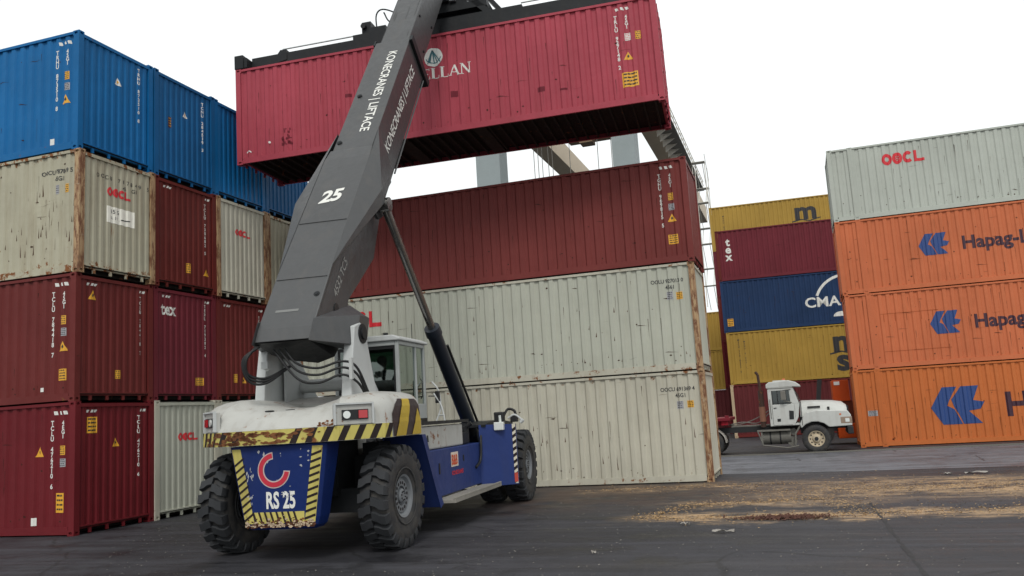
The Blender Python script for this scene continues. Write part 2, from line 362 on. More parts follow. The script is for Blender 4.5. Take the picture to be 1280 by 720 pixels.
# ------------------------------------------------------------------ shipping containers
H = 2.896; W = 2.438; L40 = 12.192; L45 = 13.716
def rec(u, p=.278, d=.036, a=.105, r=.040, u0=.082):
    t = (u-u0) % p; b = p-a-2*r
    return 0. if t < a else d*(t-a)/r if t < a+r else d if t < a+r+b else d*(1-(t-a-r-b)/r)
def brk(lo, hi, p=.278, a=.105, r=.045, u0=.16):
    k = math.floor((lo-u0)/p); out = []
    while u0+k*p <= hi:
        out += [q for q in (u0+k*p, u0+k*p+a, u0+k*p+a+r, u0+k*p+p-r) if lo < q < hi]; k += 1
    return out
CORR_S = dict(p=.278, a=.105, r=.040, u0=.082); CORR_E = dict(p=.2118, a=.075, r=.036, u0=.039)
_MC = {}
def cached(key, fn):
    if key not in _MC: _MC[key] = fn()
    return _MC[key]
def corr_sheet(length, z0, z1, u0, u1, cfg, d):
    us = [u0] + brk(u0, u1, **cfg) + [u1]; m = MB(); vs = []
    for u in us:
        y = rec(u, d=d, **cfg); vs += [(u, y, z0), (u, y, z1)]
    m.add(vs, [(2*i, 2*i+2, 2*i+3, 2*i+1) for i in range(len(us)-1)])
    # closing strips at top and bottom so that the ends of the folds read as solid steel
    for z, s_ in ((z0, -1), (z1, 1)):
        vs = []
        for u in us: vs += [(u, rec(u, d=d, **cfg), z), (u, .06, z)]
        m.add(vs, [(2*i, 2*i+2, 2*i+3, 2*i+1) for i in range(len(us)-1)])
    return m
def casting_mesh():
    m = MB(); a, b, c = .178, .162, .118
    def face(o, u, v, n, lu, lv):
        o, u, v, n = map(Vector, (o, u, v, n)); K = 8; ctr = o+u*lu/2+v*lv/2
        hole = [ctr + u*(lu*.30*math.cos(2*math.pi*(k+.5)/K)) + v*(lv*.27*math.sin(2*math.pi*(k+.5)/K)) for k in range(K)]
        inner = [h - n*.035 for h in hole]
        cor = [o+u*lu+v*lv*.5, o+u*lu+v*lv, o+v*lv+u*lu*.5, o+v*lv, o+v*lv*.5, o, o+u*lu*.5, o+u*lu]
        vs = hole + inner + cor; fs = [(16+k, 16+(k+1) % 8, (k+1) % 8, k) for k in range(8)] + [(k, (k+1) % 8, 8+(k+1) % 8, 8+k) for k in range(8)] + [tuple(range(8, 16))]
        # align corner ring with the hole ring
        vs[16:] = [o+u*lu+v*lv*.75 if False else q for q in cor]
        m.add(vs, fs)
    X, Y, Z = Vector((1, 0, 0)), Vector((0, 1, 0)), Vector((0, 0, 1))
    face((0, 0, 0), X, Z, -Y, a, c); face((a, b, 0), -X, Z, Y, a, c); face((a, 0, 0), Y, Z, X, b, c); face((0, b, 0), -Y, Z, -X, b, c)
    face((0, 0, c), X, Y, Z, a, b); face((0, b, 0), X, -Y, -Z, a, b)
    return m.mesh('corner_casting')
def rail_holes(m, L_): pass
def container(label, loc, body, post, group, L=L40, rot=(0, 0, 0), door='R', rail=None, floor=None, dark=None, arts=(), near_only=False, wear=6, wear_x=None, wearmat=None):
    """local frame: x along the length, y from the long side nearest the camera, z up; arts: (face, Art, materials, label)"""
    t = thing('shipping_container', label, 'shipping container', loc, rot, group)
    rail = rail or body; post = post or body
    floor = floor or paint('container_underside', '2e2a28', .8, rust=.5)
    big = L > 13
    xs0 = .16; X1 = L-.16
    side = cached(('side', L), lambda: corr_sheet(L, .185, H-.075, xs0, X1, CORR_S, .036).mesh('side_panel'))
    put('side_panel', side, body, t, (0, .030, 0))
    o = put('side_panel', side, body, t, (L, W-.030, 0)); o.rotation_euler = (0, 0, math.pi)
    ov = cached(('endw',), lambda: corr_sheet(W, .20, H-.125, .16, W-.16, CORR_E, .024).mesh('front_panel'))
    if door == 'R': o = put('front_panel', ov, body, t, (.03, W, 0)); o.rotation_euler = (0, 0, -math.pi/2); xd = L
    else: o = put('front_panel', ov, body, t, (L-.03, 0, 0)); o.rotation_euler = (0, 0, math.pi/2); xd = 0
    # doors
    sg = 1 if door == 'R' else -1
    leaf = cached(('door', door), lambda: door_leaf(sg))
    for k in (0, 1):
        d = put('door', leaf, body, t, (xd, .16 + k*1.062, 0))
        for q in (0, 1):
            put('lock_rod', cached(('rod', door), lambda: lock_rod(sg)), body, d, (0, .26 + q*.5, 0))
    # corner posts: folded, open towards the panel
    pm = cached(('post',), lambda: MB().box(0, .155, 0, .012, .118, H-.118).box(0, .012, .012, .155, .118, H-.118).box(.143, .155, .012, .05, .118, H-.118).box(.012, .05, .143, .155, .118, H-.118).mesh('corner_post'))
    cm = cached(('casting',), casting_mesh)
    for (x, y, r_) in ((0, 0, 0), (L, 0, 90), (L, W, 180), (0, W, 270)):
        o = put('corner_post', pm, post, t, (x, y, 0)); o.rotation_euler = (0, 0, R(r_))
    for x in (0, L-.178):
        for y in (0, W-.162):
            for z in (0, H-.118): put('corner_casting', cm, post, t, (x, y, z))
    if big:
        for x in (.762, L-.762-.178):
            p2 = cached(('post45',), lambda: MB().box(0, .178, -.004, .04, .118, H-.118).box(.03, .06, -.012, -.004, .118, H-.118).box(.118, .148, -.012, -.004, .118, H-.118).mesh('inner_post'))
            put('inner_post', p2, post, t, (x, 0, 0)); o = put('inner_post', p2, post, t, (x+.178, W, 0)); o.rotation_euler = (0, 0, math.pi)
            for y in (0, W-.162):
                for z in (0, H-.118): put('corner_casting', cm, post, t, (x, y-.004 if y == 0 else y+.004, z))
    tr = cached(('toprail', L), lambda: MB().box(.178, L-.178, .006, .066, H-.078, H-.012).mesh('top_rail'))
    br = cached(('botrail', L), lambda: MB().box(.178, L-.178, .012, .020, .03, .19).box(.178, L-.178, .020, .07, .03, .042).box(.178, L-.178, .020, .05, .178, .19).mesh('bottom_rail'))
    for y, r_ in ((0, 0), (W, 180)):
        for nm, me in (('top_rail', tr), ('bottom_rail', br)):
            o = put(nm, me, rail, t, (0 if y == 0 else L, y, 0)); o.rotation_euler = (0, 0, R(r_))
    hd = cached(('header',), lambda: MB().box(0, .09, .162, W-.162, H-.13, H-.05).mesh('header_beam'))
    def sill():
        m = MB().box(.045, .12, .162, W-.162, .125, .20).box(.0, .045, .162, W-.162, .17, .20)
        for y in (.42, .95, 1.45, 1.95): m.box(.02, .06, y-.035, y+.035, .02, .125)
        return m.mesh('sill_beam')
    sm = cached(('sill',), sill)
    for x, r_ in ((0, 0), (L, 180)):
        for nm, me in (('header_beam', hd), ('sill_beam', sm)):
            o = put(nm, me, rail, t, (x + (.006 if x == 0 else -.006), 0 if x == 0 else W, 0)); o.rotation_euler = (0, 0, R(r_))
    def roof():
        m = MB(); us = [.178] + brk(.178, L-.178, p=.209*2, a=.16, r=.06, u0=.16) + [L-.178]; vs = []
        for u in us:
            z = H-.012-.02*(1 if rec(u, p=.418, d=1, a=.16, r=.06) > .5 else 0); vs += [(u, .066, z), (u, W-.066, z)]
        m.add(vs, [(2*i, 2*i+2, 2*i+3, 2*i+1) for i in range(len(us)-1)]); return m.mesh('roof_panel')
    put('roof_panel', cached(('roof', L), roof), body, t)
    put('floor_panel', cached(('floor', L), lambda: MB().box(.02, L-.02, .05, W-.05, .155, .17).mesh('floor_panel')), floor, t)
    def cross():
        m = MB(); n = int((L-.6)/.29)
        for i in range(n+1):
            x = .3 + (L-.6)*i/n; m.box(x, x+.045, .07, W-.07, .042, .155)
        for x in ((L/2-1.3), (L/2+.95)): m.box(x, x+.35, .07, W-.07, .036, .05)
        return m.mesh('cross_member')
    o = put('cross_member', cached(('cross', L), cross), floor, t); o['kind'] = 'stuff'
    # knocks and dirt runs, different on every box
    if wear:
        rg = random.Random(int(abs(loc[0])*7+abs(loc[1])*13+loc[2]*31)); wa = Art(); lo_, hi_ = wear_x or (.3, L-.3)
        for _ in range(int(wear*(hi_-lo_))):
            x = rg.uniform(lo_, hi_); q = rg.random()
            if q < .45: z = rg.uniform(.5, 2.7); l_ = rg.uniform(.1, .7); wa.poly([(x, z), (x+rg.uniform(.006, .016), z), (x+.004, z-min(l_, z-.25))])
            elif q < .8: z = rg.choice([rg.uniform(.22, .5), rg.uniform(.22, 2.6)]); r_ = rg.uniform(.008, .03); wa.poly([(x+r_*rg.uniform(.5, 1.5)*math.cos(t), z+r_*rg.uniform(.4, 1.2)*math.sin(t)) for t in (0, 1, 2, 3.1, 4, 5.2)])
            else: z = rg.uniform(.3, 2.5); wa.poly([(x, z), (x+rg.uniform(.1, .45), z+rg.uniform(-.05, .05)), (x+.1, z+.014)])
        o = wa.place('wear_mark', wearmat or paint('rust_brown_wear', '3c241c', .8, rust=0), t, lambda u, v, l: Vector((u, .030 + rec(u, d=.036, **CORR_S) - l, v)), lambda a, b: brk(a, b, **CORR_S), .003)
        if o: o['kind'] = 'stuff'
    # artwork
    for face, art, mats, lb in arts:
        if face == 'S': fn = lambda u, v, l: Vector((u, .030 + rec(u, d=.036, **CORR_S) - l, v)); bk = lambda a, b: brk(a, b, **CORR_S)
        else: fn = lambda u, v, l: Vector((L - .03 - rec(u, d=.024, **CORR_E) + l, u, v)); bk = lambda a, b: brk(a, b, **CORR_E)
        o = art.place(lb[0], mats, t, fn, bk, .004, label=lb[1] if len(lb) > 1 else None)
        if lb[0] in ('rust_scrape', 'worn_patch', 'ghost_lettering', 'paint_speck'): o['kind'] = 'stuff'
    return t
def door_leaf(sg):
    m = MB(); d = .045
    x = lambda a: -sg*a
    def bx(x0, x1, *r): m.box(min(x(x0), x(x1)), max(x(x0), x(x1)), *r)
    bx(.03, .03+d, 0, 1.056, .205, H-.135)
    for z in (.42, 1.02, 1.62, 2.22): bx(.018, .03, .08, .976, z, z+.32)
    for z in (.4, 1.1, 1.8, 2.5): bx(-.0, .03, -.0, .05, z, z+.12)
    return m.mesh('door')
def lock_rod(sg):
    m = MB(); x = .006*-sg + sg*.01
    m.tube((x, 0, .1), (x, 0, H-.08), .017, n=8)
    for z in (.22, .9, 1.5, 2.1, 2.6): m.box(min(x-.02, x+.02), max(x-.02, x+.02), -.045, .045, z, z+.06)
    m.box(x-.012, x+.012, 0, .42, 1.16, 1.2); return m.mesh('lock_rod')

# artwork shared by the containers
def a_vert(num, u, v0, size=.105, step=.115, second=None, u2=None, v2=None, m=0, sq=.95):
    a = Art(); a.vtext(num, u, v0-size, size, step, m, bold=.035, squash=sq)
    if second: a.vtext(second, u2, v2-size, size*.9, step*.85, m, bold=.035, squash=sq)
    return a
def sticker(u, v, s_=.2, h=None, kind='square'):
    """mats: 0 yellow, 1 black"""
    a = Art(); h = h or s_
    if kind == 'tri':
        a.poly([(u-s_/2, v-s_*.42), (u+s_/2, v-s_*.42), (u, v+s_*.5)]); a.poly([(u-.012, v-s_*.2), (u+.03, v-s_*.05), (u+.005, v+s_*.2), (u-.03, v)], 1)
    else:
        a.rect(u-s_/2, u+s_/2, v-h/2, v+h/2)
        rg = random.Random(int(abs(u*100)+abs(v*31)))
        for k in range(4):
            z = v+h/2-h*(k+.55)/4.3; x = u-s_*.4
            while x < u+s_*.36:
                l = rg.uniform(.02, .06)*s_/.2; a.rect(x, min(x+l, u+s_*.42), z-h*.045, z+h*.045, 1); x += l+.015
    return a
YK = [INK_Y, INK_K]; GK = [INK_G, INK_K]
def oocl(u, v, size, total, flower=True):
    """red rounded OOCL, the second O holds a blossom; mats: 0 white rim, 1 red, 2 white"""
    a = Art(); n = total/4.05; ex = n*.5/(size*.5)
    def O(cx): a.arc(cx, v+size/2, size*.24, size*.57, 0, 360, 26, 1, ex*.86)
    a.rect(u-.03, u+total+.02, v-.05, v+size+.04, 0) if False else None
    O(u+n*.5); O(u+n*1.5); a.arc(u+n*2.52, v+size/2, size*.24, size*.57, 42, 318, 22, 1, ex*.86)
    for k in range(5):
        t = R(90+72*k); a.disc(u+n*1.5+.13*size*ex*math.cos(t), v+size/2+.13*size*math.sin(t), size*.075, 8, 1)
    a.rect(u+n*3.08, u+n*3.08+size*.27*ex, v-size*.05, v+size*1.05, 1); a.rect(u+n*3.08+size*.27*ex, u+total, v-size*.05, v+size*.23, 1)
    return a
def hapag_bird(u, v, wd, h):
    """stylised blue flying sign of two swept bars and a tail; mats: 0 orange-pale rim, 1 blue"""
    a = Art()
    P = lambda x, y: (u+x*wd, v+y*h)
    shapes = [[(0, .47), (.22, 1), (.47, 1), (.36, .62), (.34, .45), (.40, 0), (.18, 0)],
              [(.36, .62), (.62, 1), (.93, 1), (.80, .62), (.99, .55), (.93, .40), (.73, .38), (.92, 0), (.60, 0), (.47, .32), (.44, .5), (.56, 1), (.52, 1)]]
    s1 = [(0, .46), (.25, 1.0), (.50, 1.0), (.36, .60), (.41, .56), (.36, .40), (.44, 0), (.20, 0)]
    s2 = [(.40, .55), (.62, 1.0), (.93, 1.0), (.78, .60), (1.0, .56), (.90, .38), (.72, .38), (.90, 0), (.56, 0), (.40, .42)]
    s3 = [(.20, 0), (.44, 0), (.40, .42), (.36, .46)]
    a.poly([P(*q) for q in [(0, .46), (.25, 1.), (.52, 1.), (.35, .62), (.31, .50), (.44, .40), (.56, 0), (.20, 0)]], 1)
    a.poly([P(*q) for q in [(.40, .66), (.60, 1.), (.93, 1.), (.80, .62), (.66, .46), (.44, .46)]], 1)
    a.poly([P(*q) for q in [(.44, .46), (.66, .46), (.70, .34), (.93, 0), (.58, 0), (.50, .30)]], 1)
    a.poly([P(*q) for q in [(.66, .46), (.80, .62), (1.0, .56), (.92, .38), (.70, .34)]], 1)
    return a
def mast(letter_art): return letter_art

# paints (real-world albedo as sRGB)
P_BLUE = paint('blue_container_paint', '10639c', .45, rust=.12, streak=.18, fade=.16, edge=.5)
P_BLUE2 = paint('deep_blue_container_paint', '14588a', .5, rust=.14, streak=.22, fade=.16, edge=.5)
P_OOCL = paint('cream_container_paint', 'b8b5a6', .55, rust=.30, streak=.32, fade=.10, edge=.9, dirt=(.17, .13, .08))
P_OOCL2 = paint('pale_grey_green_container_paint', 'b0b2a5', .5, rust=.16, streak=.18, fade=.08, edge=.5, dirt=(.2, .17, .12))
P_OOCL3 = paint('silver_green_container_paint', 'b0b5ac', .5, rust=.10, streak=.15, fade=.08, edge=.3, dirt=(.2, .18, .14))
P_RUSTPOST = rusty_post('rust_eaten_cream_paint')
P_MAR = paint('maroon_container_paint', '671e24', .5, rust=.14, streak=.22, fade=.15, edge=.4)
P_BRN = paint('brown_red_container_paint', '662a28', .5, rust=.16, streak=.25, fade=.15, edge=.5)
P_BRN2 = paint('oxide_red_container_paint', '602622', .5, rust=.18, streak=.28, fade=.2, edge=.5)
P_TEX = paint('plum_red_container_paint', '682730', .5, rust=.16, streak=.22, fade=.14, edge=.4)
P_HELD = paint('rose_red_container_paint', 'a34450', .42, rust=.14, streak=.32, fade=.14, edge=.25, dirt=(.2, .04, .04))
P_ORG = paint('orange_container_paint', 'c06c48', .5, rust=.12, streak=.22, fade=.12, edge=.5, dirt=(.22, .08, .03))
P_ORG2 = paint('amber_orange_container_paint', 'bc6a3a', .5, rust=.12, streak=.22, fade=.12, edge=.4, dirt=(.22, .08, .03))
P_YEL = paint('mustard_container_paint', 'a4853e', .5, rust=.10, streak=.15, fade=.12, edge=.3)
P_NAVY = paint('navy_container_paint', '22385a', .5, rust=.10, streak=.15, fade=.15, edge=.3)
P_TOPRED = paint('shade_lightened_oxide_red_paint', '753734', .5, rust=.18, streak=.28, fade=.16, edge=.5)  # oxide red lightened in colour to offset the hanging container's shade
P_DRK = paint('dull_dark_red_container_paint', '5f2a2c', .55, rust=.15, streak=.3, fade=.15)

def id_side(num, code='45G1', tri=(11.81, 1.24), grey=((11.81, 1.84), (11.81, 1.57)), yel=None, u=11.53, u2=11.83, m=INK_W):
    """upright number column near the right end of a long side, with its stickers"""
    arts = [('S', a_vert(num, u, 2.50, second=code, u2=u2, v2=2.50), m, ('identification_number',))]
    a = Art(); a.poly([(u2-.11, 2.62), (u2-.03, 2.62), (u2-.06, 2.70), (u2-.13, 2.70)]); a.poly([(u2+.02, 2.62), (u2+.1, 2.62), (u2+.07, 2.70), (u2-.01, 2.70)])
    a.poly([(u2-.25, 2.62), (u2-.17, 2.62), (u2-.2, 2.70), (u2-.27, 2.70)]); arts.append(('S', a, INK_W, ('height_mark',)))
    if grey:
        arts.append(('S', sticker(*grey[0], .14, .2), YK, ('data_sticker',))); arts.append(('S', sticker(*grey[1], .16, .18), GK, ('data_sticker',)))
    if tri: arts.append(('S', sticker(*tri, .24, kind='tri'), YK, ('warning_triangle',)))
    if yel: arts.append(('S', sticker(*yel), YK, ('warning_sticker',)))
    return arts
def id_end(num, u=1.95, v=2.55, m=INK_W, step=.112): return ('E', a_vert(num, u, v, .09, step), m, ('identification_number',))
def id_end_marks():
    a = Art()
    for x in (.34, .45, .56, 1.98, 2.09): a.poly([(x, 2.64), (x+.07, 2.64), (x+.1, 2.70), (x+.03, 2.70)])
    return ('E', a, INK_W, ('height_mark',))
def black_id(u, num, rows, face='S', s_=.105, k=1.0):
    a = Art(); a.text(num, u, 2.38, s_, 0, bold=.03, spacing=k, squash=.88); a.text(rows, u+.38, 2.21, s_, 0, bold=.03, spacing=k, squash=.88)
    return (face, a, INK_K, ('identification_number',))

# ---- left block: four rows deep, four layers high, ends towards the road
LX0, LY0 = -15.11-L40, 14.96; PITCH = 2.46
def lefty(label, row, layer, body, post=None, arts=(), **k):
    j = [(.0, 0), (-.05, .015), (.03, -.015), (-.035, .02)][(row*2+layer*3) % 4]
    return container(label, (LX0+(j[0] if row+layer else 0), LY0+row*PITCH+(j[1] if row else 0), layer*H), body, post, 'containers in the block at left', door='L', arts=arts, wear=(8 if row == 0 else 0), wear_x=(6, 12), **k)
ends = lambda s_=.17, **k: None
lefty('maroon container on the ground at the near corner of the left block', 0, 0, P_MAR, None,
      id_side('TCLU 476210 6', '4EG1', tri=None, yel=(11.75, .71, .24, .42)) + [('S', sticker(11.17, 1.83, .26, kind='tri'), YK, ('warning_triangle',)), ('S', Art().rect(10.97, 11.09, .18+.05, .40), INK_W, ('white_plate',)),
       ('E', sticker(.52, 2.36, .28, .36), YK, ('warning_sticker',)), ('E', sticker(1.22, 1.94, .22, kind='tri'), YK, ('warning_triangle',)), id_end('TCLU 476210 6'), id_end_marks()])
lefty('brownish red container second from the ground at the near corner of the left block', 0, 1, P_BRN, None,
      id_side('TCLU 784418 7', yel=(11.79, .61, .22, .26)) + [('S', Art().rect(11.17, 11.29, .26, .35), INK_W, ('white_plate',)),
       ('E', sticker(.52, 2.42, .24, kind='tri'), YK, ('warning_triangle',)), ('E', sticker(1.31, .62, .14, .2), YK, ('warning_sticker',)), id_end('TCLU 784418 7', 2.03), id_end_marks()])
oo = oocl(.86, 1.98, .19, .75)
pap = Art().rect(.86, 1.75, 1.32, 1.72, 0).text('15 G', .98, 1.56, .10, 1, bold=.01).text('L: 3 2', 1.0, 1.42, .07, 1).line((1.3, 1.44), (1.6, 1.46), .025, 1)
spaced = Art()
for i, c_ in enumerate('OOCU 787849 5'): spaced.text(c_, .58+i*.135, 2.36, .10, 0, bold=.02, align='CENTER')
spaced.text('45', 1.35, 2.2, .10, 0, bold=.02); spaced.text('G1', 1.66, 2.2, .10, 0, bold=.02)
P_OLD = paint('stained_cream_container_paint', 'ada995', .6, rust=.42, streak=.5, fade=.12, edge=1.3, dirt=(.20, .14, .08))
scr = Art(); rg = random.Random(4)
for _ in range(46):
    x = rg.choice([rg.uniform(10.9, 12), rg.uniform(8, 12), rg.gauss(10.5, .3)]); z = rg.uniform(.5, 1.9); scr.poly([(x, z), (x+rg.uniform(.006, .03), z+rg.uniform(-.03, .03)), (x+rg.uniform(0, .02), z+rg.uniform(.05, .34))])
SCRAPE = paint('bare_rusted_steel', '4a2c20', .8, rust=.6)
lefty('stained cream container with rusted corner post and a white paper on its end', 0, 2, P_OLD, P_RUSTPOST,
      [black_id(11.03, 'OOCU 787849 5', '45G1'), ('S', sticker(11.50, 2.0, .13, .22), GK, ('data_sticker',)), ('S', sticker(11.78, 2.0, .13, .2), YK, ('data_sticker',)), ('S', scr, SCRAPE, ('rust_scrape',)),
       ('E', oo, [INK_W, INK_R], ('logo',)), ('E', pap, [plain('white_paper', 'e8e6da', .7), INK_K], ('paper_notice',)), ('E', spaced, INK_K, ('identification_number',))])
lefty('bright blue container on top at the near corner of the left block', 0, 3, P_BLUE, None,
      id_side('TRHU 873510 8', tri=(11.79, 1.26)) + [('S', Art().rect(11.33, 11.46, .19, .36), INK_W, ('white_plate',)),
       ('E', sticker(1.26, 2.06, .22, kind='tri'), [INK_W, INK_Y], ('warning_triangle',)), id_end('TRHU 873510 8', 1.96, 2.66)], rail=P_BLUE)
lefty('pale green-white container with red logo on the ground beside the near maroon corner container', 1, 0, P_OOCL2, P_OOCL,
      [('E', oocl(.86, 1.88, .18, .74), [INK_W, INK_R], ('logo',))])
texE = Art().text('tex', .30, 2.20, .32, 0, bold=.04, squash=.95)
lefty('plum red container with white tex lettering on its end', 1, 1, P_TEX, None,
      [('E', texE, INK_W, ('logo',)), id_end('TEXU 719382 4', 2.0, 2.6), ('E', sticker(1.78, .5, .32, .2), YK, ('warning_sticker',)), id_end_marks()])
lefty('oxide red container between two cream containers in the third layer of the left block', 1, 2, P_BRN2, None,
      [id_end('TCLU 730682 5', 1.98, 2.52), ('E', sticker(1.31, .62, .16, .26), YK, ('warning_sticker',)), ('E', sticker(2.03, .59, .22, kind='tri'), YK, ('warning_triangle',)), id_end_marks()])
lefty('blue container on top in the second row of the left block', 1, 3, P_BLUE2, None,
      [('E', sticker(1.21, 1.99, .2, kind='tri'), [INK_W, INK_Y], ('warning_triangle',)), id_end('TCNU 284519 3', 1.94, 2.58), ('E', sticker(.62, 1.6, .09, .3), [INK_BR, INK_Y], ('data_sticker',))], rail=P_BLUE2)
lefty('pale container on the ground hidden behind the lifting truck in the third row', 2, 0, P_OOCL2, P_OOCL)
lefty('brown red container second from the ground behind the white engine cover', 2, 1, P_BRN, None,
      [id_end('TGHU 518203 7', 2.0, 2.5), ('E', sticker(.86, .62, .13, .24), YK, ('warning_sticker',)), ('E', sticker(1.24, .57, .2, kind='tri'), YK, ('warning_triangle',)), id_end_marks()])
lefty('cream container with small red logo in the third row of the left block', 2, 2, P_OOCL, P_RUSTPOST, [('E', oocl(.86, 1.90, .17, .70), [INK_W, INK_R], ('logo',))])
lefty('blue container on top in the third row, under the end of the hanging red one', 2, 3, P_BLUE, None, rail=P_BLUE)
lefty('oxide red container on the ground in the back row of the left block', 3, 0, P_BRN2)
lefty('oxide red container second from the ground in the back row of the left block', 3, 1, P_BRN2)
lefty('rust streaked cream container beside the boom in the back row of the left block', 3, 2, P_OLD, P_RUSTPOST)
lefty('blue container on top in the back row, seen beside the boom', 3, 3, P_BLUE2, None, rail=P_BLUE2)

# ---- centre stack: long sides facing the camera
CX0, CY0 = -2.30-L40, 22.92
rg = random.Random(11); sc0 = Art()
for _ in range(70):
    x = rg.choice([rg.uniform(6, 12), rg.gauss(7.2, .5), rg.gauss(5.9, .2)]); z = rg.uniform(.25, 1.7); sc0.poly([(x, z), (x+rg.uniform(.008, .03), z+rg.uniform(-.02, .02)), (x+rg.uniform(0, .02), z+rg.uniform(.04, .35))])
for x in (5.45, 5.52): sc0.poly([(x, .3), (x+.035, .3), (x+.03, 2.2), (x+.005, 2.4)])
container('cream container on the ground of the middle stack behind the blue chassis', (CX0, CY0, 0), P_OOCL, P_RUSTPOST, door='L', group='containers in the middle stack', arts=[
    black_id(11.0, 'OOCU 691369 4', '45G1'), ('S', sticker(11.49, 2.01, .17, .2), GK, ('data_sticker',)), ('S', sticker(11.76, 2.02, .17, .18), YK, ('data_sticker',)), ('S', sc0, SCRAPE, ('rust_scrape',)),
    ('S', oocl(1.1, 1.98, .42, 1.75), [INK_W, INK_R], ('logo',))], rail=P_OOCL)
sc1 = Art(); 
for _ in range(40):
    x = rg.uniform(3, 12); z = rg.choice([rg.uniform(.2, .5), rg.uniform(.3, 2.2)]); sc1.poly([(x, z), (x+rg.uniform(.008, .035), z+rg.uniform(-.02, .02)), (x+rg.uniform(0, .03), z+rg.uniform(.03, .16))])
container('cream container with red logo in the middle stack, second from the ground', (CX0-.02, CY0+.02, H), P_OOCL2, P_RUSTPOST, door='L', group='containers in the middle stack', arts=[
    black_id(11.0, 'OOLU 927013 0', '4561'), ('S', sticker(11.49, 2.03, .17, .22), GK, ('data_sticker',)), ('S', sticker(11.74, 2.01, .17, .2), YK, ('data_sticker',)), ('S', sc1, SCRAPE, ('rust_scrape',)),
    ('S', oocl(1.1, 2.00, .44, 1.78), [INK_W, INK_R], ('logo',))], rail=P_OOCL)
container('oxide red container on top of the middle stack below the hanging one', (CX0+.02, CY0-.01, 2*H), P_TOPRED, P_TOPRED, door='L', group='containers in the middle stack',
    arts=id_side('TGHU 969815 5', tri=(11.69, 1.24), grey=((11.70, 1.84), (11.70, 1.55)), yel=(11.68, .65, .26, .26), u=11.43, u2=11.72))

# ---- right stack: 45 foot containers
RX0, RY0 = 1.997, 35.145
RR = (0, 0, R(-.4))
def righty(label, k, body, arts, dx=0, dy=0, **kw): return container(label, (RX0+dx, RY0+dy, k*H), body, None, 'long containers in the right stack', L=L45, rot=RR, arts=arts, wear=9, wear_x=(.2, 8.5), **kw)
def hap(u, v, w_, h_, tu, tv, ts): return [('S', hapag_bird(u, v, w_, h_), [INK_W, INK_B], ('logo',)), ('S', Art().text('Hapag-Lloyd', tu, tv, ts, 0, bold=.045, spacing=1.0, squash=.98), INK_BR, ('company_name',))]
gp = Art()
for x in (2.2, 3.2): gp.line((x-1, 2.05), (x+.0, 2.05), .02); gp.line((x-1, .62), (x+.3, .62), .02)
for x in (1.3, 1.7, 2.1, 2.6, 3.0): gp.line((x, 1.75), (x, 2.05), .02)
righty('amber orange container on the ground of the right stack with the largest blue bird sign', 0, P_ORG2, hap(2.55, .70, 1.78, 1.36, 4.98, .93, .86) + [('S', sticker(.55, 1.25, .34, .2), GK, ('data_sticker',))])
righty('orange container second from the ground in the right stack', 1, P_ORG, hap(2.86, 1.14, 1.05, .84, 4.33, 1.28, .50) + [('S', gp, paint('faded_ghost_lettering', '9a4a26', .6, rust=0), ('ghost_lettering',))], dx=.03)
righty('orange container third from the ground in the right stack, under the silvery one', 2, P_ORG, hap(2.86, 1.22, 1.07, .82, 4.33, 1.34, .50), dx=-.02)
righty('silvery green container with red logo on top of the right stack', 3, P_OOCL3, [('S', oocl(1.97, 2.02, .40, 1.5), [INK_W, INK_R], ('logo',))], dx=-.02, rail=P_OOCL3)

# ---- far stacks behind the white truck
BX0, BY0 = -3.584, 48.9; RB = (0, 0, R(2.5))
P_BEIGE = paint('beige_post_paint', 'b8a488', .6, rust=.4)
def msc(u, v, s_):
    a = Art(); t = s_
    a.text('m', u, v, t*1.02, 0, bold=.05, squash=1.15); a.line((u-.15*t, v-.12*t), (u+.35*t, v-.02*t), .07*t); a.line((u+.35*t, v-.02*t), (u+.8*t, v-.14*t), .06*t); a.line((u+.8*t, v-.14*t), (u+1.4*t, v), .06*t)
    a.text('sc', u+.1*t, v-.88*t, t*1.02, 0, bold=.05, squash=1.15); return a
def farc(label, k, body, arts=(), post=None, dx=0, x=BX0, y=BY0, rot=RB, **kw): return container(label, (x+dx, y, k*H), body, post, 'far containers behind the white truck', rot=rot, wear=(5 if y < 50 else 0), wear_x=(.3, 7), arts=arts, **kw)
farc('dull dark red container on the ground behind the white truck', 0, P_DRK, post=P_BEIGE, rail=P_BRN)
vt = Art().vtext('MSCU 714 8253 0', .62, 2.40, .10, .125, 0, bold=.02); vt.vtext('MEDU 6 457 1', .93, 2.3, .09, .13, 0, bold=.02)
farc('mustard container with large black letters right above the white truck cab', 1, P_YEL, [('S', msc(5.50, 1.45, 1.15), INK_K, ('logo',)), ('S', vt, INK_K, ('identification_number',))], dx=.05)
cma = Art().text('CMA CGM', 4.40, 1.02, .55, 0, bold=.03, squash=1.12); cma.arc(6.6, 1.0, 1.58, 1.72, 95, 158, 20, 0); cma.arc(6.2, .42, .0, .26, 0, 180, 12, 0, 1.5)
cma2 = Art().rect(5.8, 6.9, .15, .30); 
farc('navy blue container with white letters and a curved white stroke', 2, P_NAVY, [('S', cma, INK_W, ('logo',)), ('S', sticker(.39, .56, .32, .42), YK, ('warning_sticker',))], dx=-.03)
tx = Art().vtext('tex', .66, 2.0, .46, .42, 0, bold=.045)
farc('plum red container with upright white tex letters above the navy one', 3, P_TEX, [('S', tx, INK_W, ('logo',))], dx=-.05, post=P_BRN2)
vy = Art().vtext('MEDU 8241', .85, 2.2, .10, .14, 0, bold=.02)
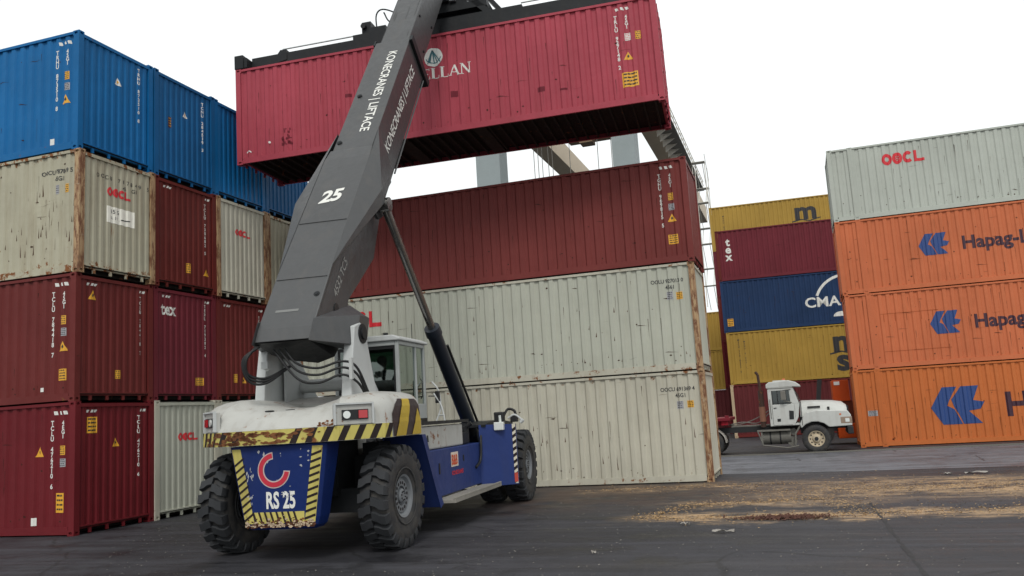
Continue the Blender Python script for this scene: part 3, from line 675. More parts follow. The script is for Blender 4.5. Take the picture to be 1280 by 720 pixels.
for k in range(5):
    farc(['dark red container on the ground in the far second row', 'maroon container second up in the far second row', 'dull red container in the middle of the far second row', 'plum red container fourth up in the far second row', 'mustard container with a black m on top behind the plum red one'][k], k, [P_DRK, P_MAR, P_BRN, P_TEX, P_YEL][k],
         [('S', msc(5.2, 1.50, 1.1), INK_K, ('logo',)), ('S', vy, INK_K, ('identification_number',))] if k == 4 else (), x=-4.35, y=55.6)
for k in range(3):
    farc(['dark red container on the ground of the farthest stack', 'mustard container in the middle of the farthest stack', 'mustard container on top of the farthest stack'][k], k, [P_DRK, P_YEL, P_YEL][k], x=-4.9-L40, y=65, rot=(0, 0, 0), post=P_BEIGE if k == 1 else None)

# ---- the container in the grab
HO = Vector((-14.61034986, 20.17027787, 9.56087376)); HE = Vector((.99669331, .0801786, .0131845)); HN = Vector((-.08005455, .99674346, -.0096826)); HK = HE.cross(HN)
HM = Matrix(((HE.x, HN.x, HK.x), (HE.y, HN.y, HK.y), (HE.z, HN.z, HK.z)))
SER = Art()
def serif(ch, x, s_):
    T, t, f = .20*s_, .07*s_, .07*s_
    def stem(c, w_, v0=0, v1=s_): SER.rect(x+c-w_/2, x+c+w_/2, v0, v1)
    def foot(c, w_, v): SER.rect(x+c-w_/2, x+c+w_/2, v, v+.055*s_)
    def dia(a, b, w_): SER.line((x+a[0], a[1]), (x+b[0], b[1]), w_)
    if ch == 'M': stem(.12*s_, t); stem(.88*s_, T*.8); dia((.16*s_, s_), (.5*s_, .05*s_), T*.8); dia((.5*s_, .05*s_), (.86*s_, s_), t); [foot(c*s_, .3*s_, v) for c in (.12, .88) for v in (0, .945*s_)]; return 1.05*s_
    if ch == 'A': dia((.12*s_, 0), (.46*s_, s_), t); dia((.46*s_, s_), (.82*s_, 0), T*.85); SER.rect(x+.24*s_, x+.66*s_, .3*s_, .36*s_); foot(.12*s_, .26*s_, 0); foot(.82*s_, .3*s_, 0); return .98*s_
    if ch == 'G': SER.arc(x+.45*s_, .5*s_, .36*s_, .52*s_, 40, 330, 20, 0, .9); stem(.78*s_, T*.7, 0.02*s_, .46*s_); foot(.76*s_, .3*s_, .42*s_); return .98*s_
    if ch == 'E': stem(.2*s_, T); [SER.rect(x+.06*s_, x+e*s_, v, v+.06*s_) for v, e in ((0, .74), (.94*s_, .70), (.48*s_, .55))]; SER.rect(x+.68*s_, x+.73*s_, 0, .24*s_); SER.rect(x+.65*s_, x+.7*s_, .78*s_, s_); return .82*s_
    if ch == 'L': stem(.2*s_, T); foot(.2*s_, .36*s_, .945*s_); SER.rect(x+.06*s_, x+.74*s_, 0, .06*s_); SER.rect(x+.68*s_, x+.73*s_, 0, .26*s_); return .80*s_
    if ch == 'N': stem(.14*s_, t); stem(.82*s_, t); dia((.16*s_, s_*.97), (.80*s_, .04*s_), T*.85); [foot(c*s_, .28*s_, v) for c, v in ((.14, 0), (.14, .945*s_), (.82, .945*s_))]; return .98*s_
x_ = 4.55
for c_ in 'MAGELLAN': x_ += serif(c_, x_, .31)
SER.v = [((x-4.55)*1.05 + 4.72, y+1.62) for x, y in SER.v]
cir = Art().disc(6.06, 2.24, .27, 26, 0)
for q in (-.13, -.07, .02, .09, .16): cir.line((6.04, 2.44), (6.05+q*1.3, 2.07), .028, 1)
cir.poly([(6.04, 2.46), (5.90, 2.10), (5.97, 2.10)], 1); cir.arc(6.06, 2.30, .22, .245, 200, 340, 12, 1)
dull = Art().rect(1.35, 1.75, .35, .92); 
ghost = Art(); rg = random.Random(9)
for _ in range(22): x = 1.38+rg.random()*.36; z = .36+rg.random()*.5; ghost.rect(x, x+rg.uniform(.03, .1), z, z+rg.uniform(.02, .09))
for (x, z) in ((8.9, .75), (9.5, .7), (6.5, 1.0), (3.4, 1.5)): ghost.rect(x, x+.2, z, z+rg.uniform(.05, .2))
specks = Art().disc(1.02, .55, .035, 8); specks.arc(.36, .30, .07, .10, 20, 150, 8)
hc = container('rose red container hanging in the grab of the lifting truck', HO, P_HELD, P_HELD, 'containers carried by the lifting truck', arts=
    id_side('TRLU 927148 2', '45G1', tri=(11.36, 1.34, ), grey=None, u=11.11, u2=11.39) + [('S', sticker(11.36, .70, .42, .40), YK, ('warning_sticker',)), ('S', sticker(11.39, 1.87, .15, .2), [INK_W, INK_R], ('data_sticker',)), ('S', sticker(11.66, 1.88, .14, .22), YK, ('data_sticker',)),
     ('S', SER, INK_W, ('company_name',)), ('S', cir, [INK_W, plain('teal_lettering', '2b6670')], ('logo',)), ('S', ghost, paint('worn_dark_red', '6d2530', .6, rust=.2), ('worn_patch',)), ('S', specks, INK_W, ('paint_speck',))])
hc.rotation_euler = HM.to_euler(); del hc['group']

# ------------------------------------------------------------------ the lifting truck (local frame: x right, y forward, z up; origin under the rear axle)
YAW = R(4.6)
MT = thing('reach_stacker', 'big container lifting truck with raised dark grey boom, white engine cover and blue chassis', 'reach stacker', (-7.85, 12.75, 0), (0, 0, YAW))
G_BOOM = paint('dark_grey_boom_paint', '363738', .42, rust=.08, streak=.4, fade=.16, dirt=(.075, .065, .055), spec=.75)
G_DARK = paint('black_steel_paint', '26282a', .45, rust=.12, streak=.15, fade=.15, dirt=(.06, .05, .04))
G_BLACK = plain('black_plastic', '121315', .5)
M_WHITE = paint('chalky_white_machine_paint', 'b0b0ab', .38, rust=.56, streak=.5, fade=.14, dirt=(.22, .19, .15))
M_WHITE2 = paint('tower_white_paint', 'b9bcbb', .4, rust=.12, streak=.3, fade=.06, dirt=(.22, .2, .16))
M_BLUE = paint('royal_blue_machine_paint', '2a3a6e', .4, rust=.14, streak=.2, fade=.12, dirt=(.05, .05, .07))
M_NAVY = paint('scraped_dark_blue_paint', '172a60', .4, rust=.10, streak=.2, fade=.15, dirt=(.05, .05, .07))
M_RIM = paint('dusty_grey_rim_paint', '74777a', .5, rust=.3, streak=.2, fade=.15)
M_STEP = paint('scuffed_step_plate', '8d8a82', .6, rust=.3, streak=.3, fade=.15)
M_CHROME = plain('polished_rod', '8b8986', .22, .9, bump=.02)
M_HAZY = paint('hazard_yellow', 'bfb364', .5, rust=.58, streak=.45, fade=.15, dirt=(.12, .09, .05)); M_HAZK = paint('hazard_black', '2b2322', .5, rust=.35, streak=.2)
M_HAZR = paint('rusted_hazard_band', '6b4630', .75, rust=.9, streak=.4); M_CHEVY = paint('clean_hazard_yellow', 'b79c3c', .4, rust=.03, streak=.1); M_CHEVK = paint('brown_black_stripe', '3a3133', .4, rust=.02, streak=.1)
GLASS = glass('green_tinted_glass', (.34, .46, .40)); M_TAIL = glow_lens('red_lamp_lens', 'b01822'); M_CLEAR = glow_lens('clear_lamp_lens', 'd8dcd8')
M_HOSE = plain('rubber_hose', '0d0e10', .6)

def tyre_mat():
    s = NT('dusty_tyre_rubber'); P = s.pos(); n = s.noise(P, 5, 6, .65)
    a = s.mix(s.rng(n, .42, .7), (.020, .021, .023), (.060, .054, .047)); return s.out(a, s.rng(n, .3, .7, .62, .9), s.noise(P, 24, 5), .35, .01)
M_TYRE = tyre_mat()
M_TREAD = plain('worn_black_tread', '26282b', .75, var=.3, scale=4, bump=.4)
def tyre(rad=.83, wd=.46, rr=.33, lugs=22, out=1):
    m = MB(); h = wd/2
    m.lathe([(-h*.80, rr), (-h*.93, rr+.04), (-h*1.07, rr+(rad-rr)*.45), (-h*1.04, rr+(rad-rr)*.72), (-h*.96, rad-.10), (-h*.72, rad-.075), (0, rad-.06), (h*.72, rad-.075), (h*.96, rad-.10), (h*1.04, rr+(rad-rr)*.72), (h*1.07, rr+(rad-rr)*.45), (h*.93, rr+.04), (h*.80, rr)], n=64)
    # bead rings on the side wall
    for s_ in (-1, 1): m.lathe([(s_*h*1.03, rr+.10), (s_*h*1.075, rr+.115), (s_*h*1.05, rr+.13)], n=48)
    m.cur = 1
    for s_ in (-1, 1):
        for k in range(lugs):
            a0 = 2*math.pi*(k+(.5 if s_ > 0 else 0))/lugs; da = 2*math.pi/lugs
            st = [(.02, rad-.06, rad, 0), (.35, rad-.062, rad+.003, .06), (.62, rad-.068, rad, .22), (.93, rad-.09, rad-.010, .28), (1.03, rad-.12, rad-.06, .30), (1.045, rad-.16, rad-.135, .30)]
            vs = []
            for (t, r0, r1, sh) in st:
                for (r_, dw) in ((r0, .0), (r1, .05)):
                    for q in (0, 1):
                        a = a0 + da*(sh + (dw if q == 0 else (.68 if t > .5 else .64)-dw)); x = s_*h*t*(1.0 if r_ == r0 else (1.0 if t < .9 else 1.03))
                        vs.append((x, r_*math.cos(a), r_*math.sin(a)))
            fs = []
            for i in range(len(st)-1):
                b = i*4; c = b+4
                fs += [(b+2, b+3, c+3, c+2), (b, b+2, c+2, c), (b+1, c+1, c+3, b+3)]
            fs += [(0, 1, 3, 2), (4*len(st)-4, 4*len(st)-3, 4*len(st)-1, 4*len(st)-2)]
            m.add(vs, fs)
    return m.mesh('tyre', 30)
def rim(s_=1, rr=.33, deep=.05):
    m = MB(); h = .19
    m.lathe([(-s_*h, rr-.03), (s_*h, rr-.02), (s_*(h+.02), rr+.015), (s_*(h+.005), rr-.02), (s_*(h-.04), rr-.045), (s_*(h-.045), .28), (s_*(h-.03), .26), (s_*(h-.03), .16), (s_*(h-.08), .145), (s_*(h-.08), 0.)], n=40)
    m.lathe([(s_*(h-.08), .12), (s_*(h-.02), .115), (s_*(h+.0), .09), (s_*(h+.0), .0)], n=28)
    return m.mesh('rim', 30)
def rim_holes_and_bolts(s_=1):
    m = MB(); h = .19
    for k in range(16):  # raised black discs paint in the darkness of the rim's hand holes
        a = 2*math.pi*k/16; c, d = math.cos(a), math.sin(a)
        m.tube((s_*(h-.04), .212*c, .212*d), (s_*(h-.024), .212*c, .212*d), .025, n=8)
    for k in range(8):
        a = 2*math.pi*(k+.5)/8; m.tube((s_*(h-.01), .07*math.cos(a), .07*math.sin(a)), (s_*(h+.015), .07*math.cos(a), .07*math.sin(a)), .012, n=6)
    return m
TYM = tyre()
RIM = {1: rim(1), -1: rim(-1)}; RB_ = {1: rim_holes_and_bolts(1).mesh('hole_and_bolt_ring'), -1: rim_holes_and_bolts(-1).mesh('hole_and_bolt_ring')}
def wheel(x, y, s_, steer=0, label=None):
    e = bpy.data.objects.new('wheel', None); COL.objects.link(e); e.parent = MT; e.location = (x, y, .83); e.rotation_euler = (random.uniform(0, 6), 0, 0); e.empty_display_size = .2
    if steer: e.rotation_euler = (e.rotation_euler.x, 0, steer)
    if label: e['label'] = label
    put('tyre', TYM, [M_TYRE, M_TREAD], e); put('rim', RIM[s_], M_RIM, e); o = put('hole_and_bolt_ring', RB_[s_], plain('hole_dark_and_bolt_black', '141517', .6), e)
wheel(-1.40, .05, -1, R(-3), 'rear steering wheel at left of the counterweight'); wheel(1.40, .05, 1, R(-3), 'rear steering wheel with dusty side wall at right')
for x, s_ in ((-1.90, -1), (-1.28, -1), (1.28, 1), (1.93, 1)): wheel(x, 6.85, s_)
def part(name, mb, mat, parent=MT, smooth=None, label=None, bevel=0):
    return put(name, mb.mesh(name, smooth) if smooth is not None else mb, mat, parent, label=label, bevel=bevel)
part('rear_axle', MB().box(-1.15, 1.15, -.2, .3, .62, 1.0).tube((-1.2, .05, .83), (1.2, .05, .83), .12).box(-.6, .6, -.35, .5, .9, 1.3), G_DARK)
part('front_axle', MB().tube((-1.7, 6.85, .83), (1.7, 6.85, .83), .24).tube((0, 6.4, .83), (0, 7.3, .83), .42), G_DARK)

# counterweight: blue block narrowing downwards
m = MB(); yb = -1.20
def ring(z, xl, xr, y0, y1, c=.05): return [(xl+c, y0, z), (xr-c, y0, z), (xr, y0+c, z), (xr, y1, z), (xl, y1, z), (xl, y0+c, z)]
rs_ = [ring(1.78, -.80, .86, yb, -.72), ring(.68, -.60, .70, yb+.02, -.80), ring(.56, -.56, .66, yb+.03, -.80), ring(.50, -.50, .60, yb+.09, -.82)]
vs = [v for r_ in rs_ for v in r_]; fs = [(i*6+k, i*6+(k+1) % 6, (i+1)*6+(k+1) % 6, (i+1)*6+k) for i in range(3) for k in range(6)] + [tuple(range(6)), tuple(range(18, 24))[::-1]]
m.add(vs, fs); cw = part('counterweight', m, M_NAVY, bevel=.012)
part('underframe', MB().box(-.9, .9, .35, 6.3, .62, 1.5).box(-.62, .62, -.3, .5, 1.0, 1.9).box(.75, 1.05, .4, 1.6, .7, 1.7).box(-1.05, -.75, .4, 1.6, .7, 1.7), G_DARK)
# warning border: yellow bands with slanted black bars, in the plane of the rear face
def cwp(u, v, l):   # u = x, v = z on the slightly inclined rear face
    return Vector((u, yb + .02*(1.78-v)/1.1 - l, v))
bd = Art(); xl = lambda z: -.80+.05 + (1.78-z)*(.2/1.1); xr = lambda z: .86-.05 - (1.78-z)*(.16/1.1); BW = .155
bd.poly([(xl(.60), .60), (xl(.60)+BW, .60), (xl(1.74)+BW*.95, 1.74), (xl(1.74), 1.74)]); bd.poly([(xr(.60)-BW-.02, .60), (xr(.60), .60), (xr(1.74), 1.74), (xr(1.74)-BW-.02, 1.74)]); bd.rect(xl(.6)+BW, xr(.6)-BW-.02, .60, .60+.17)
z = .66
while z < 1.70:
    bd.poly([(xl(z), z-.035), (xl(z)+BW, z+.075), (xl(z)+BW, z+.115), (xl(z), z+.005)], 1) if z < 1.58 else None
    if z < 1.62: bd.poly([(xr(z)-BW-.02, z-.02), (xr(z), z+.035), (xr(z), z+.072), (xr(z)-BW-.02, z+.018)], 1)
    z += .105
for i in range(8):
    x = xl(.6)+BW+.02+i*.098; bd.poly([(x, .60), (x+.035, .60), (x-.02, .77), (x-.055, .77)], 1)
bd.place('warning_border', [M_HAZY, M_HAZK], cw, cwp, lift=.003)
rb = Art(); rg = random.Random(2)
for _ in range(280):
    x = rg.uniform(-.52, .62); z = .545+abs(rg.gauss(0, .055)); r_ = rg.uniform(.008, .03)
    rb.poly([(x+r_*rg.uniform(.6, 1.6)*math.cos(t), min(.72, z+r_*rg.uniform(.4, .9)*math.sin(t))) for t in (0, 1.1, 2.2, 3.2, 4.3, 5.3)], rg.choice([0, 0, 1]))
o = rb.place('scraped_paint', [paint('scraped_rust', '5a3a2a', .8, rust=.8), paint('scraped_primer', 'b9a58c', .7, rust=.5)], cw, cwp, lift=.008); o['kind'] = 'stuff'
lg = Art().arc(-.03, 1.40, .165, .275, 93, 356, 34, 0).arc(-.03, 1.40, .185, .258, 96, 352, 34, 1)
lg.place('logo', [plain('worn_white_rim', 'b9a8a4', .5), plain('signal_red', 'b8263a', .45)], cw, cwp, lift=.003)
Art().text('RS 25', -.18, .83, .25, 0, bold=.045, squash=.62, spacing=1.02).place('lettering', INK_W, cw, cwp, lift=.004)
sp = Art(); rg = random.Random(8)
for x, z, n_ in ((-.45, 1.30, 9), (.5, 1.62, 4), (.1, 1.25, 4), (-.42, .95, 5), (.18, 1.03, 12), (.45, 1.45, 3), (.1, 1.68, 2), (-.2, 1.6, 3)):
    for _ in range(n_):
        a, b = x+rg.gauss(0, .05), z+rg.gauss(0, .05); w_, h_ = rg.uniform(.004, .03), rg.uniform(.006, .05 if x < 0 else .02); sp.poly([(a-w_, b), (a, b-h_), (a+w_, b+h_*.2), (a+w_*.2, b+h_)])
o = sp.place('chipped_paint', plain('chipped_grey', 'a3a3a6', .6), cw, cwp, lift=.005); o['kind'] = 'stuff'

# engine cover
prof = [(-1.66, .85), (-1.66, -.50), (-1.60, -.66), (-1.45, -.80), (-1.02, -1.20), (-.86, -1.27), (-.4, -1.29), (.0, -1.30), (.4, -1.29), (.86, -1.27), (1.02, -1.20), (1.45, -.80), (1.60, -.66), (1.66, -.50), (1.66, .85)]
def inset(p, d, k=1.):
    x, y = p; f = 1 - d/1.66*k; return (x*f, y + (d if y < .8 else 0)*(1. if y < -.4 else .6 if y < .8 else 0))
hood = MB(); lv = [(1.79, 0), (1.80, 0), (2.02, 0), (2.025, .012), (2.16, .02), (2.28, .045), (2.37, .10), (2.44, .19), (2.48, .32), (2.505, .55), (2.52, .85), (2.53, 1.25)]
vs = []; slope_ = dict(zip([q[0] for q in lv], [0, 0, 0, .03, .15, .30, .45, .60, .76, .92, 1.1, 1.35]))
for z, d in lv:
    for p in prof:
        x, y = inset(p, d, .62); zz = z
        if p[1] < -.9 and d > 0: kk = min(1, max(0, (1.15-abs(p[0]))/.3)); kk = kk*kk*(3-2*kk); y = p[1] + d*(1-kk) + slope_[z]*kk
        if z > 2.3:
            t = (z-2.3)/.2; zz = z - .16*t*math.exp(-((x-.1)/.62)**4) - .05*t*max(0, -y-.4) ; zz += .03*t*math.exp(-((abs(x)-1.15)/.3)**2)
        vs.append((x, y, zz))
n = len(prof); fs = [(i*n+k, i*n+k+1, (i+1)*n+k+1, (i+1)*n+k) for i in range(len(lv)-1) for k in range(n-1)]
fs += [tuple((len(lv)-1)*n+k for k in range(n)), tuple(range(n))[::-1]]; fs += [tuple(i*n for i in range(len(lv))) + tuple(i*n+n-1 for i in range(len(lv)))[::-1]]
hood.add(vs, fs); hd_ = part('engine_cover', hood, M_WHITE, smooth=28)
from mathutils.bvhtree import BVHTree
_bv = BVHTree.FromPolygons([tuple(v.co) for v in hd_.data.vertices], [tuple(p.vertices) for p in hd_.data.polygons])
for k, (a, b) in enumerate(((-.25, -.90), (.06, -.80))):
    h_, nrm, _, _ = _bv.ray_cast(Vector((a, b, 4)), Vector((0, 0, -1))); u_ = Vector((1, 0, 0)) - nrm*nrm.x; u_.normalize(); v_ = nrm.cross(u_)
    part('lifting_slot', MB().prism([(.07*math.cos(t)*1.2, .035*math.sin(t)) for t in [R(q*30) for q in range(12)]], 'z', -.02, .008).xf(Matrix.Translation(h_) @ Matrix((u_, v_, nrm)).transposed().to_4x4()), G_BLACK, hd_)
# hazard band round the bottom of the cover
per = [0]
for i in range(1, n): per.append(per[-1] + math.dist(prof[i-1], prof[i]))
def along(u):
    for i in range(1, n):
        if u <= per[i] or i == n-1:
            t = (u-per[i-1])/(per[i]-per[i-1]); return Vector((prof[i-1][0]+t*(prof[i][0]-prof[i-1][0]), prof[i-1][1]+t*(prof[i][1]-prof[i-1][1]))), Vector((prof[i][0]-prof[i-1][0], prof[i][1]-prof[i-1][1])).normalized()
def bandfn(u, v, l):
    p, t = along(max(0, min(per[-1], u))); nx = Vector((t.y, -t.x)); q = p + nx*l*1.0; return Vector((q.x, q.y, v))
bnd = Art(); ua, ub = per[1], per[13]; bnd.rect(ua, ub, 1.795, 2.015, 0)
u = ua
while u < ub-.14:
    if not per[4]+.35 < u < per[7]+.15: bnd.poly([(u, 1.795), (u+.11, 1.795), (u+.22, 2.015), (u+.11, 2.015)], 1)
    u += .255
rg = random.Random(5)
for _ in range(90):
    u = rg.triangular(per[3], per[9], per[5]+.3); z = rg.uniform(1.81, 2.0); r_ = rg.uniform(.015, .06)
    bnd.poly([(u+r_*1.6*rg.uniform(.6, 1.3)*math.cos(t), max(1.797, min(2.013, z+r_*rg.uniform(.4, .9)*math.sin(t)))) for t in (0, 1, 2, 3, 4, 5.2)], 2)
bnd.place('hazard_band', [M_HAZY, M_HAZK, M_HAZR], hd_, bandfn, lambda a, b: [q for q in per if a < q < b], .003)
# chevron panels on both flanks
for s_ in (1, -1):
    ch = Art(); ch.poly([(-.47, 2.02), (.80, 2.02), (.80, 2.30), (.74, 2.40), (-.06, 2.40), (-.30, 2.30), (-.47, 2.16)]); ch.rect(-.47, .80, 1.80, 2.02)
    ch.poly([(-.40, 1.80), (.00, 1.80), (.44, 2.40), (.04, 2.40)], 1) if False else ch.poly([(-.38, 1.80), (.05, 1.80), (.42, 2.40), (.10, 2.40), (-.10, 2.20)], 1)
    ch.poly([(.34, 1.80), (.78, 1.80), (.78, 2.08), (.68, 2.24)], 1)
    def cf(u, v, l, s_=s_):
        # follows the cover's side wall
        for i in range(1, len(lv)):
            if v <= lv[i][0]: t = (v-lv[i-1][0])/max(1e-6, lv[i][0]-lv[i-1][0]); d = lv[i-1][1]+t*(lv[i][1]-lv[i-1][1]); break
        return Vector((s_*(1.66*(1-d/1.66*.62)+l+.004), u if s_ > 0 else u, v))
    a2 = ch.place('chevron_panel', [M_CHEVK, M_CHEVY], hd_, lambda u, v, l, cf=cf: cf(u, v, l), None, .008, vbreaks=(2.02, 2.09, 2.16, 2.22, 2.28, 2.33, 2.37))
# lamp pockets on the angled corners
for s_ in (1, -1):
    c0 = Vector((s_*1.02, -1.20)); c1 = Vector((s_*1.45, -.80)); t = (c1-c0).normalized(); nn = Vector((t.y, -t.x))*s_
    def Q(a, z, l): p = c0 + t*a + nn*l; return (p.x, p.y, z)
    def slab(a0, a1, z0, z1, l0, l1): return MB().add([Q(a0, z0, l0), Q(a1, z0, l0), Q(a1, z0, l1), Q(a0, z0, l1), Q(a0, z1, l0), Q(a1, z1, l0), Q(a1, z1, l1), Q(a0, z1, l1)], [(0, 1, 2, 3), (4, 5, 6, 7), (0, 1, 5, 4), (1, 2, 6, 5), (2, 3, 7, 6), (3, 0, 4, 7)])
    bk = slab(-.02, .60, 2.03, 2.33, -.06, .015); pk = part('lamp_pocket', bk, M_WHITE, hd_)
    fr = MB(); 
    for r_ in ((-.03, .61, 2.33, 2.355, .0, .05), (-.03, .0, 2.03, 2.33, .0, .05), (.58, .61, 2.03, 2.33, .0, .05)):
        q = slab(*r_); fr.add(q.v, q.f)
    part('pocket_frame', fr, M_WHITE2, hd_)
    part('lamp_housing', slab(.10, .52, 2.10, 2.25, .015, .035), G_BLACK, hd_)
    a = Q(.17, 2.175, .03); b = Q(.17, 2.175, .055); part('reversing_lamp', MB().tube(a, b, .058, n=16), M_CLEAR, hd_)
    part('tail_lamp', slab(.36, .50, 2.115, 2.235, .03, .055), M_TAIL, hd_)
# dents and rust where the cover meets the band
rs = Art(); rg = random.Random(21)
for _ in range(16):
    u = rg.gauss(per[9]+.05, .10); z = 2.03+abs(rg.gauss(0, .05)); r_ = rg.uniform(.01, .03)
    rs.poly([(u+r_*rg.uniform(.6, 1.5)*math.cos(t), z+r_*math.sin(t)*rg.uniform(.5, 1)) for t in (0, 1, 2, 3, 4, 5.2)])
o = rs.place('rust_patch', M_HAZR, hd_, lambda u, v, l: bandfn(u, v, l-.010), None, .004); o['kind'] = 'stuff'

# towers that carry the boom pivot
for s_ in (1, -1):
    a, b = sorted((s_*.70, s_*.88)); pr = [(-.30, 2.30), (-.22, 2.9), (-.10, 3.45), (-.06, 3.66), (.18, 3.74), (.40, 3.68), (.48, 3.40), (.85, 2.4), (.85, 2.1), (-.3, 2.1)]
    tw = part('boom_tower', MB().prism(pr, 'x', a, b), M_WHITE2, bevel=.02)
    part('tower_gusset', MB().prism([(.3, 3.4), (.5, 3.55), (1.65, 2.4), (1.65, 2.2), (.3, 2.2)], 'x', *sorted((s_*.60, s_*.64))), M_WHITE2, tw)
    part('pivot_pin', MB().tube((s_*.50, .25, 3.55), (s_*.93, .25, 3.55), .10, n=18).tube((s_*.86, .25, 3.55), (s_*.90, .25, 3.55), .17, n=18), G_DARK, tw)
part('cross_tube', MB().tube((-.6, .9, 2.75), (.6, .9, 2.75), .12, n=16), M_WHITE2)

# ------------------------------------------------------------------ boom
D = Vector((0, .6, .8)); NN = Vector((0, -.8, .6)); P0 = Vector((0, 5.0, 11.40))
def B(s_, n_, x): p = P0 + D*s_ + NN*n_; return (x, p.y, p.z)
def S_of(y, z): v = Vector((0, y, z)) - P0; return v.dot(D), v.dot(NN)
bm_ = MB()
# base section: side outline in (y, z), wings near the ram mounts
low = [(-.90, 3.42), (-.80, 3.64), (-.05, 4.74), (1.82, 7.24), (2.05, 7.50), (2.12, 7.50), (2.9, 7.3), (3.0, 6.98), (2.35, 6.45), (1.80, 5.15), (.59, 4.21), (.50, 4.00), (.25, 3.40)]
W_ = [.50, .50, .50, .49, .46, .44, .44, .46, .50, .50, .50, .50, .50]
vs = [(-w_, y, z) for (y, z), w_ in zip(low, W_)] + [(w_, y, z) for (y, z), w_ in zip(low, W_)]; n = len(low)
bm_.add(vs, [tuple(range(n)), tuple(range(n, 2*n))[::-1]] + [(i, n+i, n+(i+1) % n, (i+1) % n) for i in range(n)])
base = part('boom_base', bm_, G_BOOM, bevel=.015)
for s_ in (1, -1):   # wing plates
    ap = (1.52, 6.42) if s_ > 0 else (1.22, 6.26)
    A1 = (s_*.50, -.05, 4.74); A2 = (s_*.49, 1.82, 7.24); A3 = (s_*.45, 2.42, 7.98); AP = (s_*.83, ap[0], ap[1]); AP2 = (s_*.83, ap[0]+.14, ap[1]-.22) if s_ > 0 else (s_*.83, ap[0]-.03, ap[1]-.26)
    U1 = (s_*.50, 2.15, 6.60); U2 = (s_*.50, .06, 4.79); A4 = (s_*.46, 3.10, 7.25); L1 = (s_*.52, .25, 4.85)
    wg = MB().add([A1, A2, A3, AP, AP2, U1, U2, A4], [(0, 1, 2, 3), (0, 3, 4), (0, 4, 6), (6, 4, 5), (4, 3, 7, 5), (3, 2, 7)] if s_ > 0 else [(0, 3, 2, 1), (0, 4, 3), (0, 6, 4), (6, 5, 4), (4, 5, 7, 3), (3, 7, 2)])
    part('boom_wing', wg, G_BOOM, base)
    A = (s_*.50, -.80, 3.76); Bq = (s_*.50, -1.00, 3.38); C = (s_*.87, .22, 3.88); Dq = (s_*.87, -.05, 3.34); E_ = (s_*.50, .62, 4.12); F_ = (s_*.87, .62, 3.85); G_ = (s_*.5, .5, 3.3); H_ = (s_*.87, .45, 3.35)
    part('pivot_lug', MB().add([A, Bq, C, Dq, E_, F_, G_, H_], [(0, 1, 3, 2), (0, 2, 5, 4), (2, 3, 7, 5), (1, 6, 7, 3), (4, 5, 7, 6), (0, 4, 6, 1)]), G_BOOM, base, bevel=.012)
part('foot_plate', MB().add([(-.47, -.93, 3.40), (.47, -.93, 3.40), (.42, .1, 3.18), (.1, .15, 3.10), (-.3, -.2, 3.16), (-.42, -.5, 3.24), (-.40, .4, 3.4), (.4, .4, 3.4)], [(0, 1, 2, 3, 4, 5), (0, 5, 6), (5, 4, 6), (4, 3, 7, 6), (3, 2, 7), (2, 1, 7)]), G_BLACK, base)
def topn_(s_):
    pts = sorted([S_of(*low[i]) for i in (1, 2, 3, 4)]) + [(0., -.01)]
    for (a, na), (b, nb) in zip(pts, pts[1:]):
        if s_ <= b: return na + (nb-na)*(s_-a)/(b-a)
    return -.01
# main section
def boxs(s0, s1, x, n0, n1, mat, name, parent=MT, bev=.012):
    m = MB(); vs = [B(s_, n_, xx) for s_ in (s0, s1) for n_ in (n0, n1) for xx in (-x, x)]
    m.add(vs, [(0, 1, 3, 2), (4, 6, 7, 5), (0, 4, 5, 1), (2, 3, 7, 6), (0, 2, 6, 4), (1, 5, 7, 3)]); return part(name, m, mat, parent, bevel=bev)
main = boxs(-5.6, -.62, .43, -1.06, -.01, G_BOOM, 'boom_main_section')
tele = boxs(-1.5, 6.6, .35, -.98, -.09, G_BOOM, 'boom_telescope')
# collar with the wear pads
col_ = MB()
for r_ in ((-.50, .50, -1.30, -1.08), (-.47, -.43, -1.08, .0), (.43, .50, -1.08, .0)):
    x0, x1, n0, n1 = r_; vs = [B(s_, n_, xx) for s_ in (-.72, -.52) for n_ in (n0, n1) for xx in (x0, x1)]; col_.add(vs, [(0, 1, 3, 2), (4, 6, 7, 5), (0, 4, 5, 1), (2, 3, 7, 6), (0, 2, 6, 4), (1, 5, 7, 3)])
part('boom_collar', col_, G_DARK, main)
# edge weld strips along the underside, side piping and ports
m = MB()
for s_ in (1, -1): m.path([B(-4.4, -1.08, s_*.45), B(-.8, -1.08, s_*.45)], .02, 6)
part('edge_strip', m, G_BOOM, main)
m = MB(); rg = random.Random(4)
for i, sx in enumerate([-4.9+.11*k for k in range(38)]): m.tube(B(sx, -.25, -.46), B(sx+.045, -.25, -.46), .055, n=8)
m.path([B(-5.2, -.25, -.47), B(6.2, -.25, -.44)], .03, 6); m.path([B(-5.2, -.42, -.47), B(6.2, -.42, -.44)], .025, 6)
part('hose_chain', m, G_BLACK, main)
for i, (s_, x) in enumerate(((-2.9, -.30), (-4.6, -.34), (-6.3, -.52), (-6.75, -.52), (-8.1, -.3), (-8.0, .32), (-5.6, .12), (-6.2, .36), (-9.0, .38), (-7.4, -.42))):
    part('grease_port', MB().tube(B(s_, -.02, x), B(s_, .022 if s_ < -5 else .012, x), .055, n=14).tube(B(s_, .0, x), B(s_, .03 if s_ < -5 else .02, x), .03, n=10), G_DARK, base)
part('drain_hole', MB().tube((.49, .05, 4.0), (.515, .05, 4.0), .09, n=12), G_BLACK, base)
